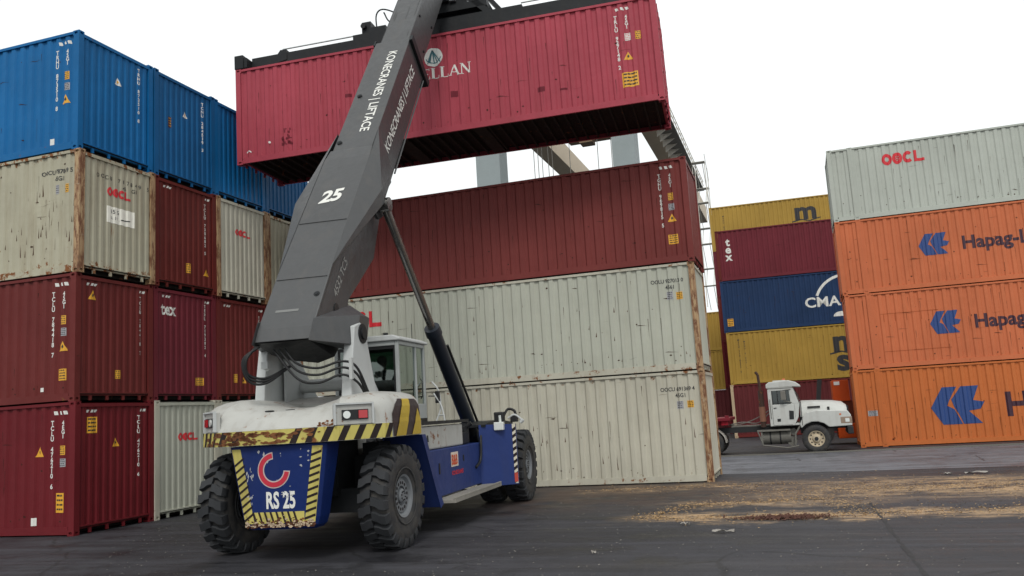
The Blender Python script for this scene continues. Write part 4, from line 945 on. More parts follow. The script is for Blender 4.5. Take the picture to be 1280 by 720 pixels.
# welded cover strips, seams and bolted pads
for s_, l_, x in ((-9.1, 1.5, -.46), (-9.1, 1.5, .40), (-5.9, .9, -.02)):
    pass
m = MB()
for sx in (-8.6, -7.15): m.path([B(sx, topn_(sx)+.004, -.47 if sx < -5 else -.42), B(sx, topn_(sx)+.004, .47 if sx < -5 else .42)], .010, 5)
part('weld_seam', m, G_BOOM, base)
for sx in ():
    part('side_stiffener', MB().path([B(sx, -.08, .435), B(sx, -1.0, .435)], .010, 5), G_BOOM, main)
for sx, n_ in ((.8, -.2), (2.1, -.2), (3.4, -.2), (.2, -.85), (1.4, -.85)):
    part('wear_pad_bolt', MB().tube(B(sx, n_, .35), B(sx, n_, .375), .035, n=8), G_DARK, tele)
GR = plain('boom_grease', '1d1c1a', .35, var=.4, scale=3)
gz_ = Art(); rg = random.Random(31)
for _ in range(26): a = rg.uniform(-.4, 5); b = rg.choice([-.28, .27, rg.uniform(-.25, .25)]); l_ = rg.uniform(.2, .9); gz_.poly([(b-.006, a), (b+.006, a), (b+rg.uniform(.005, .02), a+l_*.5), (b+.002, a+l_)])
gz_.place('grease_streak', GR, tele, lambda a, b, l: Vector(B(b, -.09+l, a)), lift=.004)['kind'] = 'stuff'
# lettering on the boom
tf = plane_fn(B(-1.12, 0.0, .04), -D, (1, 0, 0)); t_ = 'KONECRANES | LIFTACE'
Art().text(t_, 0, 0, .215, 0, bold=.02, squash=.98).place('lettering', INK_W, main, lambda a, b, l: Vector(B(-1.12-a, -.01+l+.002, .02+b)) , lift=.004)
Art().text(t_, 0, 0, .24, 0, bold=.02, squash=.88).place('lettering', INK_W, main, lambda a, b, l: Vector(B(-4.30+a, -.64+b, .43+l)), lift=.004)
def topn(s_):   # height of the base's top skin above the boom axis line
    pts = sorted([S_of(*low[i]) for i in (1, 2, 3, 4, 5)])
    for (a, na), (b, nb) in zip(pts, pts[1:]):
        if s_ <= b: return na + (nb-na)*(s_-a)/(b-a)
    return pts[-1][1]
Art().text('25', 0, 0, .34, 0, bold=.05, squash=.95, shear=.12, spacing=.95).place('boom_number', INK_W, base, lambda a, b, l: Vector(B(-6.60+b+a*.12, topn(-6.60+b)+l, -.24+a)), lift=.006)
Art().text('4532 TC5', 0, 0, .17, 0, bold=.015, squash=.92).place('lettering', plain('dull_grey_lettering', '8d8c88', .6), base, lambda a, b, l: Vector((.50+l, -.02+a*.58-b*.8+.1, 4.18+a*.81+b*.58)), lift=.004)
Art().rect(0, .42, 0, .05).place('maker_plate', plain('dull_grey_plate', '6f706e', .5), base, lambda a, b, l: Vector(B(-9.35+b, topn(-9.35+b)+l, -.28+a)), lift=.004)
# boom head and suspension
hb = boxs(6.3, 7.0, .42, -1.15, .02, G_DARK, 'boom_head', tele)
part('head_arm', MB().prism([(7.9, 15.2), (9.5, 16.9), (9.6, 15.9), (9.35, 14.1), (8.95, 14.1), (8.7, 15.1)], 'x', -.3, .3), G_DARK, tele, bevel=.02)
# ---- rams
for s_ in (1, -1):
    a = Vector((s_*1.02, 6.15, 1.60)); b = Vector((s_*.76, 1.78, 6.18)); k = a.lerp(b, .49)
    ram = part('lift_ram', MB().tube(a, k, .155, n=24).tube(k - (k-a).normalized()*.03, k+(b-k).normalized()*.16, .18, .17, 24).tube(a-Vector((.14, 0, 0)), a+Vector((.14, 0, 0)), .20, n=20), plain('dark_blue_black_ram', '1b222c', .4), smooth=40)
    part('ram_rod', MB().tube(k, b, .085, n=20).tube(b-Vector((.12, 0, 0)), b+Vector((.12, 0, 0)), .14, n=16), M_CHROME, ram, smooth=40)
    part('ram_pipe', MB().path([a+Vector((.1*s_, .12, .25)), k.lerp(a, .15)+Vector((.12*s_, .14, .1))], .03, 8), G_BLACK, ram)
    part('ram_bracket', MB().prism([(5.75, 1.2), (5.9, 1.78), (6.2, 1.86), (6.5, 1.7), (6.6, 1.2)], 'x', min(s_*.78, s_*.88), max(s_*.78, s_*.88)), M_BLUE)
    part('ram_eye', MB().prism([(1.3, 6.1), (1.55, 6.5), (2.0, 6.6), (2.05, 6.05), (1.75, 5.9)], 'x', min(s_*.60, s_*.66), max(s_*.60, s_*.66)), G_BOOM, base)
# hoses round the boom foot
def hose(*c, r=.022): part('hose', MB().curve(c, r, 8), M_HOSE, smooth=60)
for i, dz in enumerate((0, -.11, -.24)): hose((-.05-.1*i, -.75, 3.30), (.15, -.72, 3.05+dz), (.45, -.58, 2.96+dz), (.80, -.45, 3.05+dz*.9), (1.0, -.30, 2.95+dz), (1.12-.03*i, -.1, 2.5), r=.021)
for i in range(3): hose((-.50+.03*i, -.85, 3.36), (-.62-.03*i, -.95, 3.15), (-.62, -.9, 2.92-.05*i), (-.42, -.7, 2.85-.04*i), (-.15, -.35, 3.05), r=.022)
part('hose_clamp', MB().box(.92, .97, -.42, -.34, 2.75, 3.1), M_WHITE2); part('hose_clamp', MB().box(-.62, -.5, -.5, -.35, 3.02, 3.14), M_WHITE2)
part('work_lamp', MB().tube((-.60, -.30, 3.05), (-.58, -.38, 3.03), .035, .045, 14), M_CLEAR)
hose((1.12, 5.4, 1.9), (1.45, 5.2, 1.75), (1.52, 5.0, 1.5), (1.52, 4.9, 1.1), (1.5, 4.6, .95), r=.03)

# ------------------------------------------------------------------ cab
cb = bpy.data.objects.new('cab', None); COL.objects.link(cb); cb.parent = MT
cx0, cx1, cy0, cy1, cz0, cz1 = -.46, .86, 1.95, 3.45, 2.0, 3.56
m = MB(); T = .07
for x in (cx0, cx1-T):
    for y in (cy0, cy1-T): m.box(x, x+T, y, y+T, cz0, cz1)
    m.box(x, x+T, cy0+T, cy1-T, cz0, cz0+.35); m.box(x, x+T, cy0+T, cy1-T, cz1-.08, cz1)
for y in (cy0, cy1-T): m.box(cx0+T, cx1-T, y, y+T, cz0, cz0+.42); m.box(cx0+T, cx1-T, y, y+T, cz1-.09, cz1)
m.box(cx1-.05, cx1, cy0+.95, cy0+1.0, cz0+.35, cz1-.08)
part('cab_frame', m, paint('cab_grey_white', '9fa3a2', .4, rust=.1, streak=.25), cb, bevel=.012)
part('cab_floor', MB().box(cx0+.03, cx1-.03, cy0+.03, cy1-.03, cz0-.06, cz0+.02), G_DARK, cb)
part('cab_roof', MB().prism([(cx0-.05, cz1), (cx1+.05, cz1), (cx1+.05, cz1+.05), (cx1-.1, cz1+.11), (cx0+.1, cz1+.11), (cx0-.05, cz1+.05)], 'y', cy0-.05, cy1+.08), M_WHITE2, cb, bevel=.02)
for r_ in ((cx0+T, cx1-T, cy0+.03, cy0+.036, cz0+.42, cz1-.09), (cx0+T, cx1-T, cy1-.04, cy1-.034, cz0+.42, cz1-.09), (cx1-.04, cx1-.034, cy0+T, cy0+.95, cz0+.35, cz1-.08), (cx1-.04, cx1-.034, cy0+1.0, cy1-T, cz0+.35, cz1-.08), (cx0+.034, cx0+.04, cy0+T, cy1-T, cz0+.35, cz1-.08)):
    part('window_pane', MB().box(*r_), GLASS, cb)
m = MB()
for (x0, x1, z0, z1) in ((cx0+T, cx1-T, cz0+.42, cz0+.46), (cx0+T, cx1-T, cz1-.15, cz1-.09), (cx0+T, cx0+T+.04, cz0+.46, cz1-.15), (cx1-T-.04, cx1-T, cz0+.46, cz1-.15)): m.box(x0, x1, cy0+.022, cy0+.045, z0, z1)
part('window_seal', m, G_BLACK, cb)
part('seat', MB().box(.0, .5, 2.45, 2.9, 2.02, 2.42, .04).box(.02, .48, 2.35, 2.47, 2.35, 2.95, .04), G_BLACK, cb)
part('console', MB().box(.0, .6, 3.05, 3.3, 2.02, 2.6, .03).tube((.25, 3.05, 2.55), (.25, 2.95, 2.72), .02).tube((.25, 2.93, 2.70), (.25, 2.95, 2.73), .18, n=16), G_DARK, cb)
part('door_handle', MB().path([(cx1+.02, 3.05, 2.45), (cx1+.06, 3.05, 2.5), (cx1+.06, 3.05, 2.8), (cx1+.02, 3.05, 2.85)], .012), G_BLACK, cb)
part('grab_rail', MB().curve([(1.0, 3.55, 1.95), (1.1, 3.6, 2.25), (1.08, 3.58, 2.6), (.95, 3.55, 2.8)], .018).curve([(1.22, 3.5, 1.95), (1.14, 3.52, 2.3), (1.0, 3.5, 2.55)], .018).tube((1.08, 3.55, 2.1), (1.2, 3.5, 2.1), .015), M_WHITE2)
part('cab_mirror', MB().box(1.02, 1.12, 3.5, 3.56, 2.35, 2.6, .02).path([(.9, 3.45, 2.5), (1.05, 3.52, 2.5)], .012), G_BLACK)
part('antenna', MB().tube((.8, 2.9, cz1+.1), (.8, 2.9, cz1+.4), .008, n=6).tube((.6, 2.0, cz1+.1), (.6, 2.0, cz1+.16), .05, n=10), G_BLACK, cb)

# ------------------------------------------------------------------ chassis
part('chassis', MB().box(-1.48, -.95, 1.70, 5.2, .58, 1.46).box(.95, 1.48, 1.70, 5.2, .58, 1.46).box(-.95, .95, 5.4, 7.9, .9, 1.7), M_BLUE, bevel=.02)
sk = Art().text('B&B', 0, 0, .20, 0, bold=.05, squash=.85)
bp = Art().rect(2.95, 3.42, 1.08, 1.36, 0); bp.text('B&B', 2.98, 1.12, .20, 1, bold=.05, squash=.78)
bp.place('company_sticker', [plain('cream_sticker', 'd8c8b8', .5), plain('orange_red_ink', 'c8502a', .5)], MT, lambda u, v, l: Vector((1.48+l, u, v)), lift=.004)
Art().text('KONECRANES', 2.98, .92, .085, 0, bold=.03).place('lettering', INK_R, MT, lambda u, v, l: Vector((1.48+l, u, v)), lift=.004)
[part('latch', MB().box(1.48, 1.495, y, y+.05, z, z+h_), G_BLACK) for y, z, h_ in ((2.2, 1.0, .2), (3.75, 1.15, .12), (1.78, .8, .1), (1.78, 1.15, .1))]
part('hydraulic_tank', MB().box(1.00, 1.44, 1.35, 3.95, 1.47, 1.90), M_WHITE, bevel=.03)
part('tank_filler', MB().tube((1.40, 1.75, 1.50), (1.40, 1.75, 1.62), .03).tube((1.40, 1.75, 1.62), (1.40, 1.75, 1.74), .065, .055, 12), G_BLACK)
part('battery_box', MB().box(-1.44, -1.00, 1.35, 4.6, 1.47, 1.95), M_WHITE, bevel=.03)
part('deck', MB().box(-1.48, 1.48, .88, 4.3, 1.93, 1.99).box(.9, 1.3, 1.0, 2.2, 1.99, 2.06), G_DARK)
part('valve_block', MB().box(1.05, 1.40, 4.05, 4.5, 1.47, 1.72, .03).box(1.1, 1.3, 4.55, 4.9, 1.47, 1.85, .03).tube((1.2, 4.2, 1.7), (1.2, 4.2, 1.9), .06).tube((1.25, 4.75, 1.8), (1.4, 4.75, 1.9), .05), G_DARK)
# slanting rear mudguard ahead of the rear wheel
for s_ in (1, -1):
    a, b = sorted((s_*.95, s_*1.66)); part('rear_mudguard', MB().prism([(.84, 1.78), (.90, 1.78), (1.72, .50), (1.66, .46)], 'x', a, b), M_BLUE)
    part('mudguard_flange', MB().prism([(.82, 1.78), (1.00, 1.78), (1.82, .50), (1.66, .44)], 'x', *sorted((s_*1.66, s_*1.675))), M_BLUE)
    part('step_board', MB().box(*sorted((s_*1.48, s_*1.90)), 1.85, 5.15, .50, .56).box(*sorted((s_*1.86, s_*1.90)), 1.85, 5.15, .56, .60), M_STEP, bevel=.006)
    # front mudguard: oblique rear plate and the arch above the double wheels
    part('front_mudguard', MB().add([(s_*1.48, 5.02, .50), (s_*2.20, 5.50, .50), (s_*2.20, 5.50, 1.82), (s_*1.48, 5.02, 1.84), (s_*1.48, 5.08, .50), (s_*2.20, 5.56, .50), (s_*2.20, 5.56, 1.82), (s_*1.48, 5.08, 1.84)], [(0, 1, 2, 3), (4, 5, 6, 7), (0, 1, 5, 4), (1, 2, 6, 5), (2, 3, 7, 6), (3, 0, 4, 7)]), M_BLUE)
    part('mudguard_arch', MB().prism([(5.05, 1.84), (5.5, 1.90), (6.6, 1.92), (7.6, 1.84), (7.6, 1.79), (6.6, 1.87), (5.5, 1.84), (5.05, 1.79)], 'x', *sorted((s_*.9, s_*1.62))), G_DARK)
    br_ = Art(); z = .52
    while z < 1.78: br_.poly([(0, z), (.075, z+.05), (.075, z+.12), (0, z+.07)], 1); z += .14
    br_.rect(0, .075, .52, 1.82, 0); br_.rect(0, .075, .55, .75, 2)
    br_.place('edge_marking', [plain('pale_tape', 'c8c2b0', .5), M_HAZK, plain('red_tape', 'b0402e', .5)], MT, lambda u, v, l, s_=s_: Vector((s_*(2.13+u*.9), 5.455+u*.6-l, v)), lift=.004)
part('front_work_lamp', MB().box(1.78, 2.00, 5.18, 5.32, 1.70, 1.88, .02).tube((1.9, 5.35, 1.80), (1.9, 5.30, 2.02), .03), M_CLEAR)
m = MB().box(1.75, 1.98, 5.34, 5.5, 1.86, 2.1, .03).curve([(1.95, 5.45, 2.0), (2.05, 5.5, 2.15), (2.2, 5.5, 2.1), (2.22, 5.5, 1.92)], .03).box(2.1, 2.26, 5.45, 5.6, 1.86, 2.02, .02)
part('lamp_bracket', m, G_BLACK)
part('marker_arm', MB().curve([(2.05, 5.45, 1.95), (2.2, 5.46, 2.02), (2.34, 5.46, 1.92), (2.36, 5.46, 1.86)], .022).tube((2.33, 5.46, 1.84), (2.4, 5.46, 1.9), .04), M_WHITE2)

# ------------------------------------------------------------------ spreader (hangs from the boom head, clamps the container)
se = bpy.data.objects.new('spreader', None); COL.objects.link(se); se.parent = MT
MI = Matrix.Rotation(-YAW, 4, 'Z') @ Matrix.Translation(Vector((7.85, -12.75, 0)))
se.matrix_local = MI @ (Matrix.Translation(HO) @ HM.to_4x4())
def sp_(name, mb, mat=G_DARK, **k): return part(name, mb, mat, se, **k)
zt = 2.90
for x in (0.02, 12.192-.36): sp_('end_beam', MB().box(x, x+.34, .02, 2.42, zt+.02, zt+.34, .02), bevel=0)
for x in (.10, 12.08):
    for y in (.08, 2.36): sp_('twistlock_housing', MB().box(x-.12 if x < 1 else x-.14, x+.16 if x < 1 else x+.11, y-.10, y+.10, zt+.0, zt+.42, .02))
sp_('telescopic_arm', MB().box(.36, 4.0, .32, .60, zt+.10, zt+.42).box(.36, 4.0, 1.45, 1.75, zt+.12, zt+.50))
sp_('telescopic_arm', MB().box(8.2, 11.85, .75, 1.05, zt+.12, zt+.62).box(8.2, 11.85, 1.35, 1.65, zt+.12, zt+.62))
sp_('guide_arm', MB().prism([(.25, zt+.1), (.5, zt+.32), (1.15, zt+.34), (1.3, zt+.52), (1.5, zt+.5), (1.5, zt+.2), (.9, zt+.08)], 'y', .30, .55))
sp_('pipe', MB().tube((1.3, .45, zt+.60), (3.9, .45, zt+.60), .022).tube((8.5, .7, zt+.8), (11.6, .7, zt+.8), .022), plain('pale_pipe', 'b8bab8', .4, .5))
sp_('centre_frame', MB().box(3.6, 8.6, .30, .60, zt+.02, zt+.55).box(3.6, 8.6, 1.85, 2.15, zt+.02, zt+.55).box(3.6, 3.9, .6, 1.85, zt+.05, zt+.5).box(8.3, 8.6, .6, 1.85, zt+.05, zt+.5).box(5.0, 7.4, .6, 1.85, zt+.1, zt+.75))
sp_('side_beam', MB().box(6.3, 11.8, .16, .30, zt+.02, zt+.40))
sp_('rotator', MB().tube((6.1, 1.22, zt+.75), (6.1, 1.22, zt+1.05), .75, n=32).tube((6.1, 1.22, zt+1.05), (6.1, 1.22, zt+1.5), .4, n=24).box(5.7, 6.5, .9, 1.5, zt+1.3, zt+2.0))
sp_('gearbox', MB().box(3.72, 4.0, .7, 1.1, zt+.5, zt+1.1).box(4.0, 4.5, .6, 1.2, zt+.5, zt+.85).tube((3.8, .7, zt+.95), (3.8, .6, zt+.95), .08))
sp_('handrail', MB().curve([(4.15, .8, zt+.8), (4.15, .8, zt+1.3), (4.35, .8, zt+1.45), (4.75, .8, zt+1.25), (4.95, .8, zt+.9)], .022).curve([(4.35, .9, zt+1.4), (4.5, .9, zt+1.1), (4.8, .9, zt+1.0)], .022))
sp_('brace', MB().prism([(6.6, zt+1.5), (6.78, zt+1.5), (7.75, zt+.55), (7.55, zt+.5)], 'y', .35, .5).prism([(7.0, zt+1.9), (7.15, zt+1.9), (8.1, zt+.6), (7.95, zt+.6)], 'y', 1.0, 1.2))
sp_('top_frame', MB().box(5.9, 7.6, .35, 1.9, zt+.75, zt+.95).box(6.3, 7.0, .4, .6, zt+.95, zt+1.7).box(6.2, 6.5, .3, .42, zt+1.05, zt+1.25), G_DARK)
sp_('control_box', MB().box(6.55, 6.72, .26, .36, zt+1.02, zt+1.2), plain('grey_box', '6f7274', .5))
part('yoke', MB().box(-.5, .5, 8.85, 9.5, 14.0, 14.6), G_DARK, tele)

# ------------------------------------------------------------------ driver
def person():
    me = bpy.data.meshes.new('person'); sk_ = [((0, 0, .45), .15), ((0, .0, .62), .15), ((0, .02, .80), .16), ((0, .03, .95), .12), ((0, .04, 1.03), .06), ((0, .06, 1.12), .085), ((0, .065, 1.20), .10), ((0, .06, 1.28), .075),
        ((.18, .03, .90), .07), ((.26, .08, .68), .05), ((.20, .32, .62), .04), ((.15, .42, .66), .04), ((-.18, .03, .90), .07), ((-.26, .08, .68), .05), ((-.20, .32, .62), .04), ((-.15, .42, .66), .04),
        ((.10, .05, .42), .09), ((.12, .42, .44), .075), ((.12, .48, .08), .05), ((.12, .60, .03), .045), ((-.10, .05, .42), .09), ((-.12, .42, .44), .075), ((-.12, .48, .08), .05), ((-.12, .60, .03), .045)]
    ed = [(0, 1), (1, 2), (2, 3), (3, 4), (4, 5), (5, 6), (6, 7), (3, 8), (8, 9), (9, 10), (10, 11), (3, 12), (12, 13), (13, 14), (14, 15), (0, 16), (16, 17), (17, 18), (18, 19), (0, 20), (20, 21), (21, 22), (22, 23)]
    me.from_pydata([v for v, _ in sk_], ed, []); o = bpy.data.objects.new('person', me); COL.objects.link(o)
    md = o.modifiers.new('skin', 'SKIN'); o.modifiers.new('sub', 'SUBSURF').levels = 1; o.modifiers['sub'].render_levels = 1
    for i, (_, r_) in enumerate(sk_): me.skin_vertices[0].data[i].radius = (r_, r_)
    me.skin_vertices[0].data[0].use_root = True
    s = NT('person_clothes_and_skin'); z = s.n('ShaderNodeSeparateXYZ', {0: s.obj()}).outputs[2]
    c = s.mix(s.rng(z, 1.015, 1.03), lin('2f4868'), lin('8a5f48')); c = s.mix(s.rng(z, .5, .48), c, lin('23262e')); s.out(c, .8)
    me.materials.append(s.m); return o
dr = person(); tagm(dr, 'driver in blue work clothes sitting inside the cab of the lifting truck', 'person'); 
MW = Matrix.Translation(Vector((-7.85, 12.75, 0))) @ Matrix.Rotation(YAW, 4, 'Z')
dr.matrix_world = MW @ Matrix.Translation(Vector((.24, 2.60, 2.02)))
hr = put('hair', MB().lathe([(-.02, .098), (.04, .102), (.09, .08), (.125, .04), (.135, .0)], 'z', (0, .05, 1.20), 14).mesh('hair', 60), plain('dark_hair', '1a1614', .9), dr)

# ------------------------------------------------------------------ white truck (faces right)
TK = thing('truck', 'white day cab road truck with long bonnet parked beyond the road', 'truck', (0, 33.15, 0), (0, 0, R(-.6)))
T_WHITE = paint('truck_white_paint', 'c0c2be', .35, rust=.38, streak=.35, fade=.04, dirt=(.25, .22, .18)); T_BLK = plain('truck_black', '1c1d1f', .6); T_GREY = paint('grimy_grey_metal', '77756f', .5, rust=.25, metal=.2); T_RED = paint('truck_red_paint', '9a2230', .4, rust=.1)
T_GLASS = glass('truck_window_glass', (.22, .25, .26))
T_RIM = paint('truck_rim_paint', 'c2b49c', .5, rust=.2)
def tp(name, mb, mat, parent=TK, **k): return part(name, mb, mat, parent, **k)
WD = 2.3
# cab shell with windows cut as frames
cabs = MB()
side = [(-1.12, 1.02), (-.28, 1.02), (-.12, 1.30), (-.02, 1.90), (-.24, 2.42), (-1.10, 2.42)]
for y in (0, WD-.05):
    z0, z1, x0, x1 = 1.80, 2.30, -.98, -.34
    cabs.prism([(-1.12, 1.02), (-.28, 1.02), (-.12, 1.30), (-.04, z0), (-1.12, z0)], 'y', y, y+.05); cabs.prism([(-1.12, z1), (-.19, z1), (-.24, 2.42), (-1.10, 2.42)], 'y', y, y+.05)
    cabs.prism([(-1.12, z0), (x0, z0), (x0, z1), (-1.12, z1)], 'y', y, y+.05); cabs.prism([(x1, z0), (-.05, z0), (-.19, z1), (x1-.03, z1)], 'y', y, y+.05)
cabs.box(-1.12, -1.07, .05, WD-.05, 1.02, 2.42).box(-1.07, -.1, .05, WD-.05, 1.02, 1.10)
cabs.prism([(-.05, 1.30), (.0, 1.30), (.02, 1.86), (-.03, 1.86)], 'y', .05, WD-.05)
tp('cab_shell', cabs, T_WHITE, bevel=.012)
tp('cab_roof', MB().prism([(-1.16, 2.40), (-1.16, 2.55), (-1.04, 2.63), (-.35, 2.66), (-.10, 2.58), (.06, 2.45), (.04, 2.40), (-.24, 2.42)], 'y', -.01, WD+.01), T_WHITE, bevel=.05)
tp('windscreen', MB().prism([(-.01, 1.90), (.01, 1.90), (-.20, 2.40), (-.22, 2.40)], 'y', .07, WD-.07), T_GLASS)
for y in (.02, WD-.03): tp('side_window', MB().box(-.98, -.34, y, y+.01, 1.80, 2.30), T_GLASS)
tp('window_divider', MB().box(-.80, -.77, -.004, .02, 1.80, 2.30).box(-.985, -.955, -.004, .02, 1.80, 2.30), T_BLK)
tp('door', MB().prism([(-1.0, 1.05), (-.33, 1.05), (-.22, 1.3), (-.22, 1.78), (-1.0, 1.78)], 'y', -.012, 0), T_WHITE, bevel=.006)
tp('door_vent', MB().prism([(-.44, 1.24), (-.28, 1.24), (-.26, 1.54), (-.42, 1.56)], 'y', -.022, -.012), T_BLK); tp('door_vent', MB().box(-.86, -.74, -.022, -.012, 1.18, 1.28), T_BLK)
tp('door_seam', MB().box(-1.006, -1.0, -.014, -.008, 1.05, 1.78).box(-.226, -.22, -.014, -.008, 1.3, 1.78).box(-1.0, -.33, -.014, -.010, 1.045, 1.05), T_BLK)
tp('rain_gutter', MB().box(-1.12, -.2, -.02, .0, 2.385, 2.40), T_GREY)
tp('bonnet_latch', MB().box(.9, .98, .29, .31, 1.50, 1.62), T_BLK); tp('bonnet_seam', MB().prism([(-.02, 1.0), (.0, 1.0), (.02, 1.86), (.0, 1.86)], 'y', -.004, .03), T_BLK)
tp('grab_handle', MB().path([(-1.06, -.03, 1.3), (-1.06, -.05, 1.35), (-1.06, -.05, 1.95), (-1.06, -.03, 2.0)], .012), T_GREY)
tp('wiper', MB().path([(-.02, .5, 1.93), (-.10, .75, 2.16)], .01).path([(-.02, 1.3, 1.93), (-.10, 1.55, 2.16)], .01), T_BLK)
tp('cab_seat', MB().box(-.98, -.6, .35, .85, 1.1, 1.75, .05).box(-.98, -.85, .35, .85, 1.7, 2.2, .04), T_BLK)
tp('steering_wheel', MB().tube((-.38, .6, 1.78), (-.35, .6, 1.82), .19, n=16), T_BLK)
tp('door_handle', MB().box(-.95, -.85, -.03, -.012, 1.66, 1.69), T_BLK)
tp('mirror', MB().box(-.66, -.48, -.22, -.16, 1.95, 2.28, .02).path([(-.3, 0, 1.85), (-.57, -.19, 1.92)], .015).path([(-.3, 0, 2.33), (-.57, -.19, 2.3)], .015), T_GREY)
tp('amber_beacon', MB().tube((-.52, .5, 2.64), (-.52, .5, 2.74), .07, .05, 14), plain('amber_lens', 'c86a3a', .3)); tp('roof_visor', MB().box(-.9, -.45, .1, .6, 2.63, 2.68, .01), T_WHITE)
# bonnet: arched section along x, side opening for the wheel
bn = MB(); st = [(-.0, 1.90, .42), (.5, 1.88, .44), (1.1, 1.84, .46), (1.42, 1.78, .50), (1.56, 1.66, .56)]; vs = []; K = 12
for x, zt_, in_ in st:
    for k in range(K+1):
        a = math.pi*k/K; yy = WD/2 - (WD/2-.30)*math.cos(a)*(1 if True else 1); zz = 1.30 + (zt_-1.30)*(abs(math.sin(a))**.42); vs.append((x, yy, zz))
bn.add(vs, [(i*(K+1)+k, i*(K+1)+k+1, (i+1)*(K+1)+k+1, (i+1)*(K+1)+k) for i in range(len(st)-1) for k in range(K)] + [tuple(range((len(st)-1)*(K+1), len(st)*(K+1)))])
tp('bonnet', bn, T_WHITE, smooth=40)
fen = [(-.10, 1.05), (.02, 1.30), (.18, 1.46), (.5, 1.52), (1.56, 1.46), (1.66, 1.30), (1.68, .92), (1.02, .90)] + [(.42+.62*math.cos(t), .50+.62*math.sin(t)) for t in [R(a) for a in (40, 60, 80, 100, 120, 140)]]
for y in (0, WD-.42): tp('front_wing', MB().prism(fen, 'y', y, y+.42), T_WHITE, bevel=.03)
tp('grille', MB().box(1.56, 1.62, .45, WD-.45, .95, 1.62), T_BLK); tp('bonnet_vent', MB().box(.22, .66, .290, .30, 1.60, 1.67), T_BLK)
tp('bumper', MB().box(1.50, 1.70, .02, WD-.02, .62, .90, .03), T_BLK)
for y in (.0, WD-.3): tp('headlamp', MB().box(1.30, 1.69, y-.006 if y == 0 else y, y+.30, 1.00, 1.24, .02), plain('lamp_surround', '8c7a6a', .4)); 
tp('headlamp_lens', MB().box(1.46, 1.60, -.014, -.006, 1.05, 1.18), M_CLEAR); tp('indicator', MB().box(1.28, 1.34, -.01, .0, 1.30, 1.36), plain('amber_lens', 'c86a3a', .3))
tp('firewall', MB().box(-.1, .6, .35, WD-.35, .7, 1.35), T_BLK)
def twheel(x, y, s_=-1, rimmat=None, r_=.50):
    e = bpy.data.objects.new('wheel', None); COL.objects.link(e); e.parent = TK; e.location = (x, y, r_); e.empty_display_size = .1
    def ty():
        m = MB(); m.lathe([(-.12, .29), (-.14, .33), (-.145, .42), (-.12, .475), (-.10, .495), (.10, .495), (.12, .475), (.145, .42), (.14, .33), (.12, .29)], 'y', n=36)
        for k in range(36):
            a = 2*math.pi*k/36; m.add([(c*math.sin(t), q, c*math.cos(t)) for q in (-.13, .13) for t, c in ((a, .485), (a+.09, .485), (a+.09, .503), (a, .503))], [(0, 1, 2, 3), (4, 7, 6, 5), (3, 2, 6, 7), (0, 3, 7, 4), (1, 5, 6, 2)])
        return m.mesh('tyre', 30)
    put('tyre', cached(('tt',), ty), M_TYRE, e)
    def rm():
        m = MB(); m.lathe([(.11, .29), (-.11, .29), (-.115, .27), (-.06, .255), (-.05, .16), (-.09, .13), (-.13, .11), (-.14, .0)], 'y', n=30)
        return m.mesh('rim', 30)
    put('rim', cached(('tr',), rm), rimmat or T_RIM, e)
    def hl():
        m = MB()
        for k in range(10): a = 2*math.pi*(k+.5)/10; m.tube((.215*math.sin(a), -.062, .215*math.cos(a)), (.215*math.sin(a), -.05, .215*math.cos(a)), .028, n=8)
        m.tube((0, -.16, 0), (0, -.13, 0), .07, n=12); return m.mesh('hand_hole')
    put('hand_hole', cached(('th',), hl), T_BLK, e)
twheel(.42, .16); twheel(.42, WD-.16)
for x in (-3.35, -4.55):
    for y in (.16, .47, WD-.47, WD-.16): twheel(x, y, rimmat=T_GREY)
tp('frame_rail', MB().box(-5.6, 1.5, .72, .80, .82, 1.02).box(-5.6, 1.5, WD-.80, WD-.72, .82, 1.02).box(-5.5, -5.4, .8, WD-.8, .85, 1.0).box(-2.2, -2.1, .8, WD-.8, .85, 1.0), T_BLK)
tp('fuel_tank', MB().tube((-1.45, .42, .62), (-.45, .42, .62), .27, n=24), T_GREY, smooth=40)
tp('tank_strap', MB().lathe([(-.85, .275), (-.80, .275)], 'x', (0, .42, .62), 20).lathe([(-1.2, .275), (-1.15, .275)], 'x', (0, .42, .62), 20), T_BLK)
tp('air_tank', MB().tube((-.42, .25, .45), (-.42, .75, .45), .17, n=18).tube((-.35, .3, .78), (-.35, .8, .78), .13, n=18), T_GREY, smooth=40)
tp('step', MB().box(-1.62, -.45, .02, .35, .84, .90).box(-1.5, -1.44, .05, .3, .4, .85).path([(-1.6, .05, .85), (-1.45, .05, .35), (-.6, .05, .22), (-.2, .05, .28)], .025), T_GREY)
tp('wheel_stay', MB().path([(-.05, .1, 1.05), (-.28, .08, .72), (-.32, .08, .32)], .035), T_GREY)
tp('exhaust_stack', MB().tube((-1.38, .32, 1.0), (-1.38, .32, 2.35), .095, n=16).tube((-1.38, .32, 2.35), (-1.42, .32, 2.95), .05, n=14).tube((-1.42, .32, 2.95), (-1.50, .32, 3.05), .05, n=14), paint('heat_stained_exhaust', '4a3832', .5, rust=.6))
tp('heat_shield', MB().lathe([(1.2, .115), (1.75, .115)], 'z', (-1.38, .32, 0), 18), paint('rusty_shield', '8a6250', .6, rust=.5))
tp('catwalk', MB().box(-2.6, -1.2, .75, WD-.75, 1.03, 1.07), T_GREY)
tp('air_line', MB().curve([(-1.15, 1.0, 1.5), (-1.6, .9, 1.15), (-2.2, .95, 1.2), (-2.9, 1.0, 1.08)], .02).curve([(-1.15, 1.2, 1.6), (-1.7, 1.0, 1.3), (-2.3, 1.1, 1.12), (-2.9, 1.1, 1.12)], .02), T_GREY)
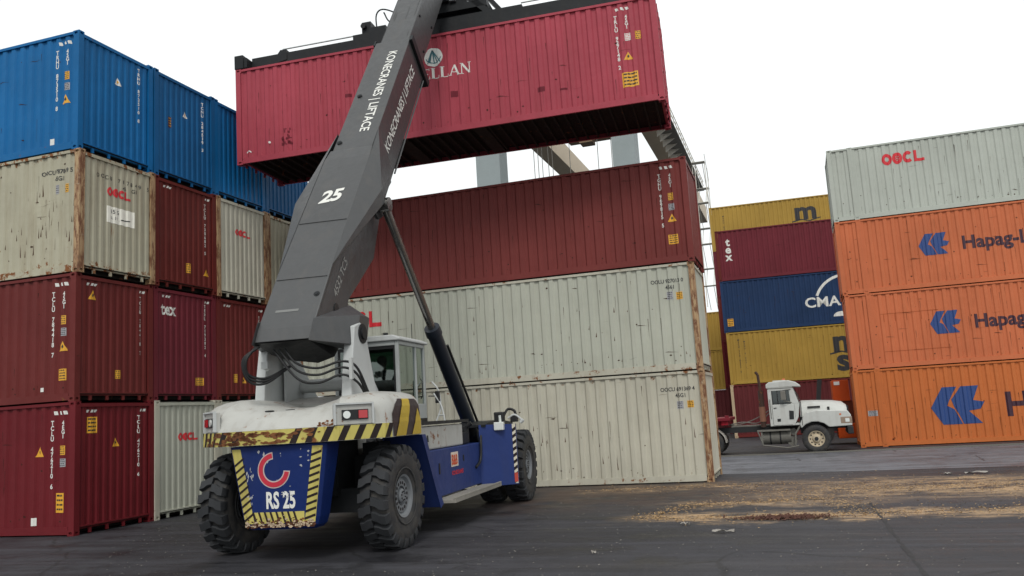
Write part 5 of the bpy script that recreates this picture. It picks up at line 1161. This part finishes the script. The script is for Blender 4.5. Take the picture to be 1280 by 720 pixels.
for x, lab in ((-3.35, None), (-4.55, None)):
    m = MB(); pts = [(.60*math.cos(R(a)), .56*math.sin(R(a))) for a in range(0, 76, 12)]
    m.prism([(x+a, .5+b) for a, b in pts] + [(x+a*.95, .5+b*.95) for a, b in pts[::-1]], 'y', .0, .62); tp('mud_flap', m, plain('pale_mudguard', 'a8a49c', .5))
tp('fifth_wheel', MB().tube((-3.6, WD/2, 1.05), (-3.6, WD/2, 1.12), .48, n=24), T_BLK)
# chassis trailer coupled behind
TL = thing('container_trailer', 'empty red skeleton trailer coupled behind the white truck', 'trailer', (0, 33.15, 0), (0, 0, R(-.6)))
part('gooseneck', MB().box(-12, -2.65, .62, .80, 1.14, 1.40).box(-12, -2.65, WD-.80, WD-.62, 1.14, 1.40).box(-2.9, -2.65, .1, WD-.1, 1.14, 1.34, .02), T_RED, TL)
part('bolster', MB().box(-3.15, -2.55, .0, WD, 1.30, 1.42, .02).box(-2.75, -2.6, .05, .25, 1.42, 1.50, .01), paint('scuffed_red', '7c2a34', .4, rust=.15), TL)
for x in (-5, -7, -9, -11): part('cross_member', MB().box(x, x+.12, .8, WD-.8, 1.15, 1.32), T_RED, TL)
# orange machine parked between the truck and the far stacks
O_PAINT = paint('orange_machine_paint', 'c4501e', .4, rust=.12)
OM_ = thing('yard_tractor', 'orange yard machine half hidden between the white truck and the orange containers', 'yard tractor', (1.0, 37.9, 0))
part('cab_box', MB().box(.30, .95, .0, 1.6, 1.75, 2.62, .03), O_PAINT, OM_); part('cab_pillar', MB().prism([(-.45, 1.3), (-.28, 1.3), (-.06, 2.7), (-.24, 2.7)], 'y', .1, .35), T_BLK, OM_)
part('cab_lamp', MB().box(.38, .60, -.02, .0, 2.42, 2.56), M_CLEAR, OM_); part('bumper_block', MB().box(.35, 1.5, -.1, 1.5, .25, .85, .04), O_PAINT, OM_); 0
part('bonnet_block', MB().prism([(.5, .85), (1.3, .85), (1.35, 1.5), (.95, 1.8), (.55, 1.8)], 'y', .05, 1.4), paint('rusty_brown_machine', '6a3524', .5, rust=.4), OM_)
for y in (.0, 1.3):
    e = part('wheel', MB().tube((-.3, y, .5), (-.3, y+.3, .5), .5, n=24), M_TYRE, OM_); part('rim', MB().tube((-.3, y-.01, .5), (-.3, y+.01, .5), .28, n=20), T_GREY, e)
part('chassis_beam', MB().box(-.9, 1.4, .3, 1.1, .55, .85), T_BLK, OM_)
# ------------------------------------------------------------------ quay crane far behind
CR = thing('gantry_crane', 'tall pale container crane with cream girders and grey legs beyond the stacks', 'crane', (0, 0, 0))
C_CREAM = paint('crane_cream_paint', 'c4b49c', .5, rust=.12, streak=.2, fade=.06, dirt=(.3, .25, .18)); C_GREY = paint('crane_grey_paint', '8f9899', .5, rust=.04, streak=.08, fade=.04, dirt=(.3, .3, .28)); C_DK = plain('crane_dark_steel', '7d7a72', .6)
for x0, x1 in ((-24.5, -22.6), (-12.7, -10.9)): part('girder', MB().box(x0, x1, 66, 135, 30, 32.4), C_CREAM, CR)
for y in (68.8, 104):
    for x0, x1 in ((-25.0, -22.8), (-12.8, -10.9)): part('crane_leg', MB().box(x0, x1, y, y+2.2, 1.2, 34.5 if y < 80 else 29.99), C_GREY, CR)
    part('sill_beam', MB().box(-26, -9.8, y-.3, y+2.5, 1.0, 2.6), C_GREY, CR)
part('portal_beam', MB().box(-22.8, -12.8, 69, 70.8, 33, 34.6), C_GREY, CR)
for x in (-25.6, -10.6):
    for y in (68, 71.5, 103, 106.5): part('crane_bogie', MB().box(x-.5, x+.9, y, y+1.6, .1, 1.0).tube((x+.2, y+.4, .35), (x+.6, y+.4, .35), .35), C_DK, CR)
part('walkway', MB().box(-10.88, -9.1, 66, 112, 29.5, 29.62), C_DK, CR)
m = MB()
for i in range(24):
    y = 66+i*1.95; m.box(-9.16, -9.10, y, y+.07, 29.62, 30.75); m.prism([(-10.88, 29.5), (-10.88, 28.7), (-9.6, 29.5)], 'y', y, y+.12)
m.box(-9.17, -9.10, 66, 112, 30.70, 30.76).box(-9.17, -9.10, 66, 112, 30.15, 30.2); part('walkway_railing', m, plain('crane_railing_paint', 'cfcbc0', .5), CR)['kind'] = 'stuff'
TX, TY = -9.1, 98.0
part('cab_lamp', MB().box(-.02, .02, -.02, 0, 2.4, 2.44), M_CLEAR, OM_) if False else None
st_ = part('stair_tower', MB().box(TX, TX+.08, TY, TY+.12, 13, 29.5).box(TX+1.4, TX+1.48, TY, TY+.12, 13, 29.5).box(TX, TX+.08, TY+3, TY+3.12, 13, 29.5).box(TX+1.4, TX+1.48, TY+3, TY+3.12, 13, 29.5), plain('crane_railing_paint', 'cfcbc0', .5), CR)
m = MB()
for k in range(4, 11):
    z = 3+k*2.4; a, b = (TY, TY+3) if k % 2 else (TY+3, TY); m.path([(TX+.4, a, z), (TX+.4, b, z+2.4)], .045, 4).path([(TX+1.2, a, z), (TX+1.2, b, z+2.4)], .045, 4); m.box(TX, TX+1.5, b-.5, b+.5, z+2.4, z+2.46); m.path([(TX+1.5, a, z+1), (TX+1.5, b, z+3.4)], .04, 4)
part('stair_flights', m, plain('pale_stair_paint', 'c6c3ba', .6), CR)['kind'] = 'stuff'
m = MB()
for z in (14.2, 15.2): m.box(TX+1.5, TX+3.0, TY, TY+1.2, z, z+.06)
for x in (1.5, 2.2, 2.95): m.box(TX+x, TX+x+.06, TY, TY+.06, 14.2, 15.2)
part('service_platform', m, plain('crane_railing_paint', 'cfcbc0', .5), CR)
part('trolley', MB().box(-19.9, -14.5, 80, 84, 29.3, 30.1).box(-18.2, -16.9, 80.5, 82, 28.3, 29.3), paint('trolley_brown', '8a7660', .6, rust=.3), CR)
for i, (x, y) in enumerate(((-21.7, 76), (-21.3, 76), (-20.9, 76), (-20.3, 76), (-19.9, 76), (-15.6, 76), (-14.3, 76), (-13.7, 76), (-13.3, 76), (-18.3, 76))):
    part('hoist_rope', MB().tube((x, y, 6), (x + (.15 if i > 4 else 0), y, 34), .035, n=5), C_DK, CR)
for x in (-21.6, -13.6): part('rope_beam', MB().box(x-.4, x+1.9, 75.6, 76.4, 33.6, 34.4), C_DK, CR)
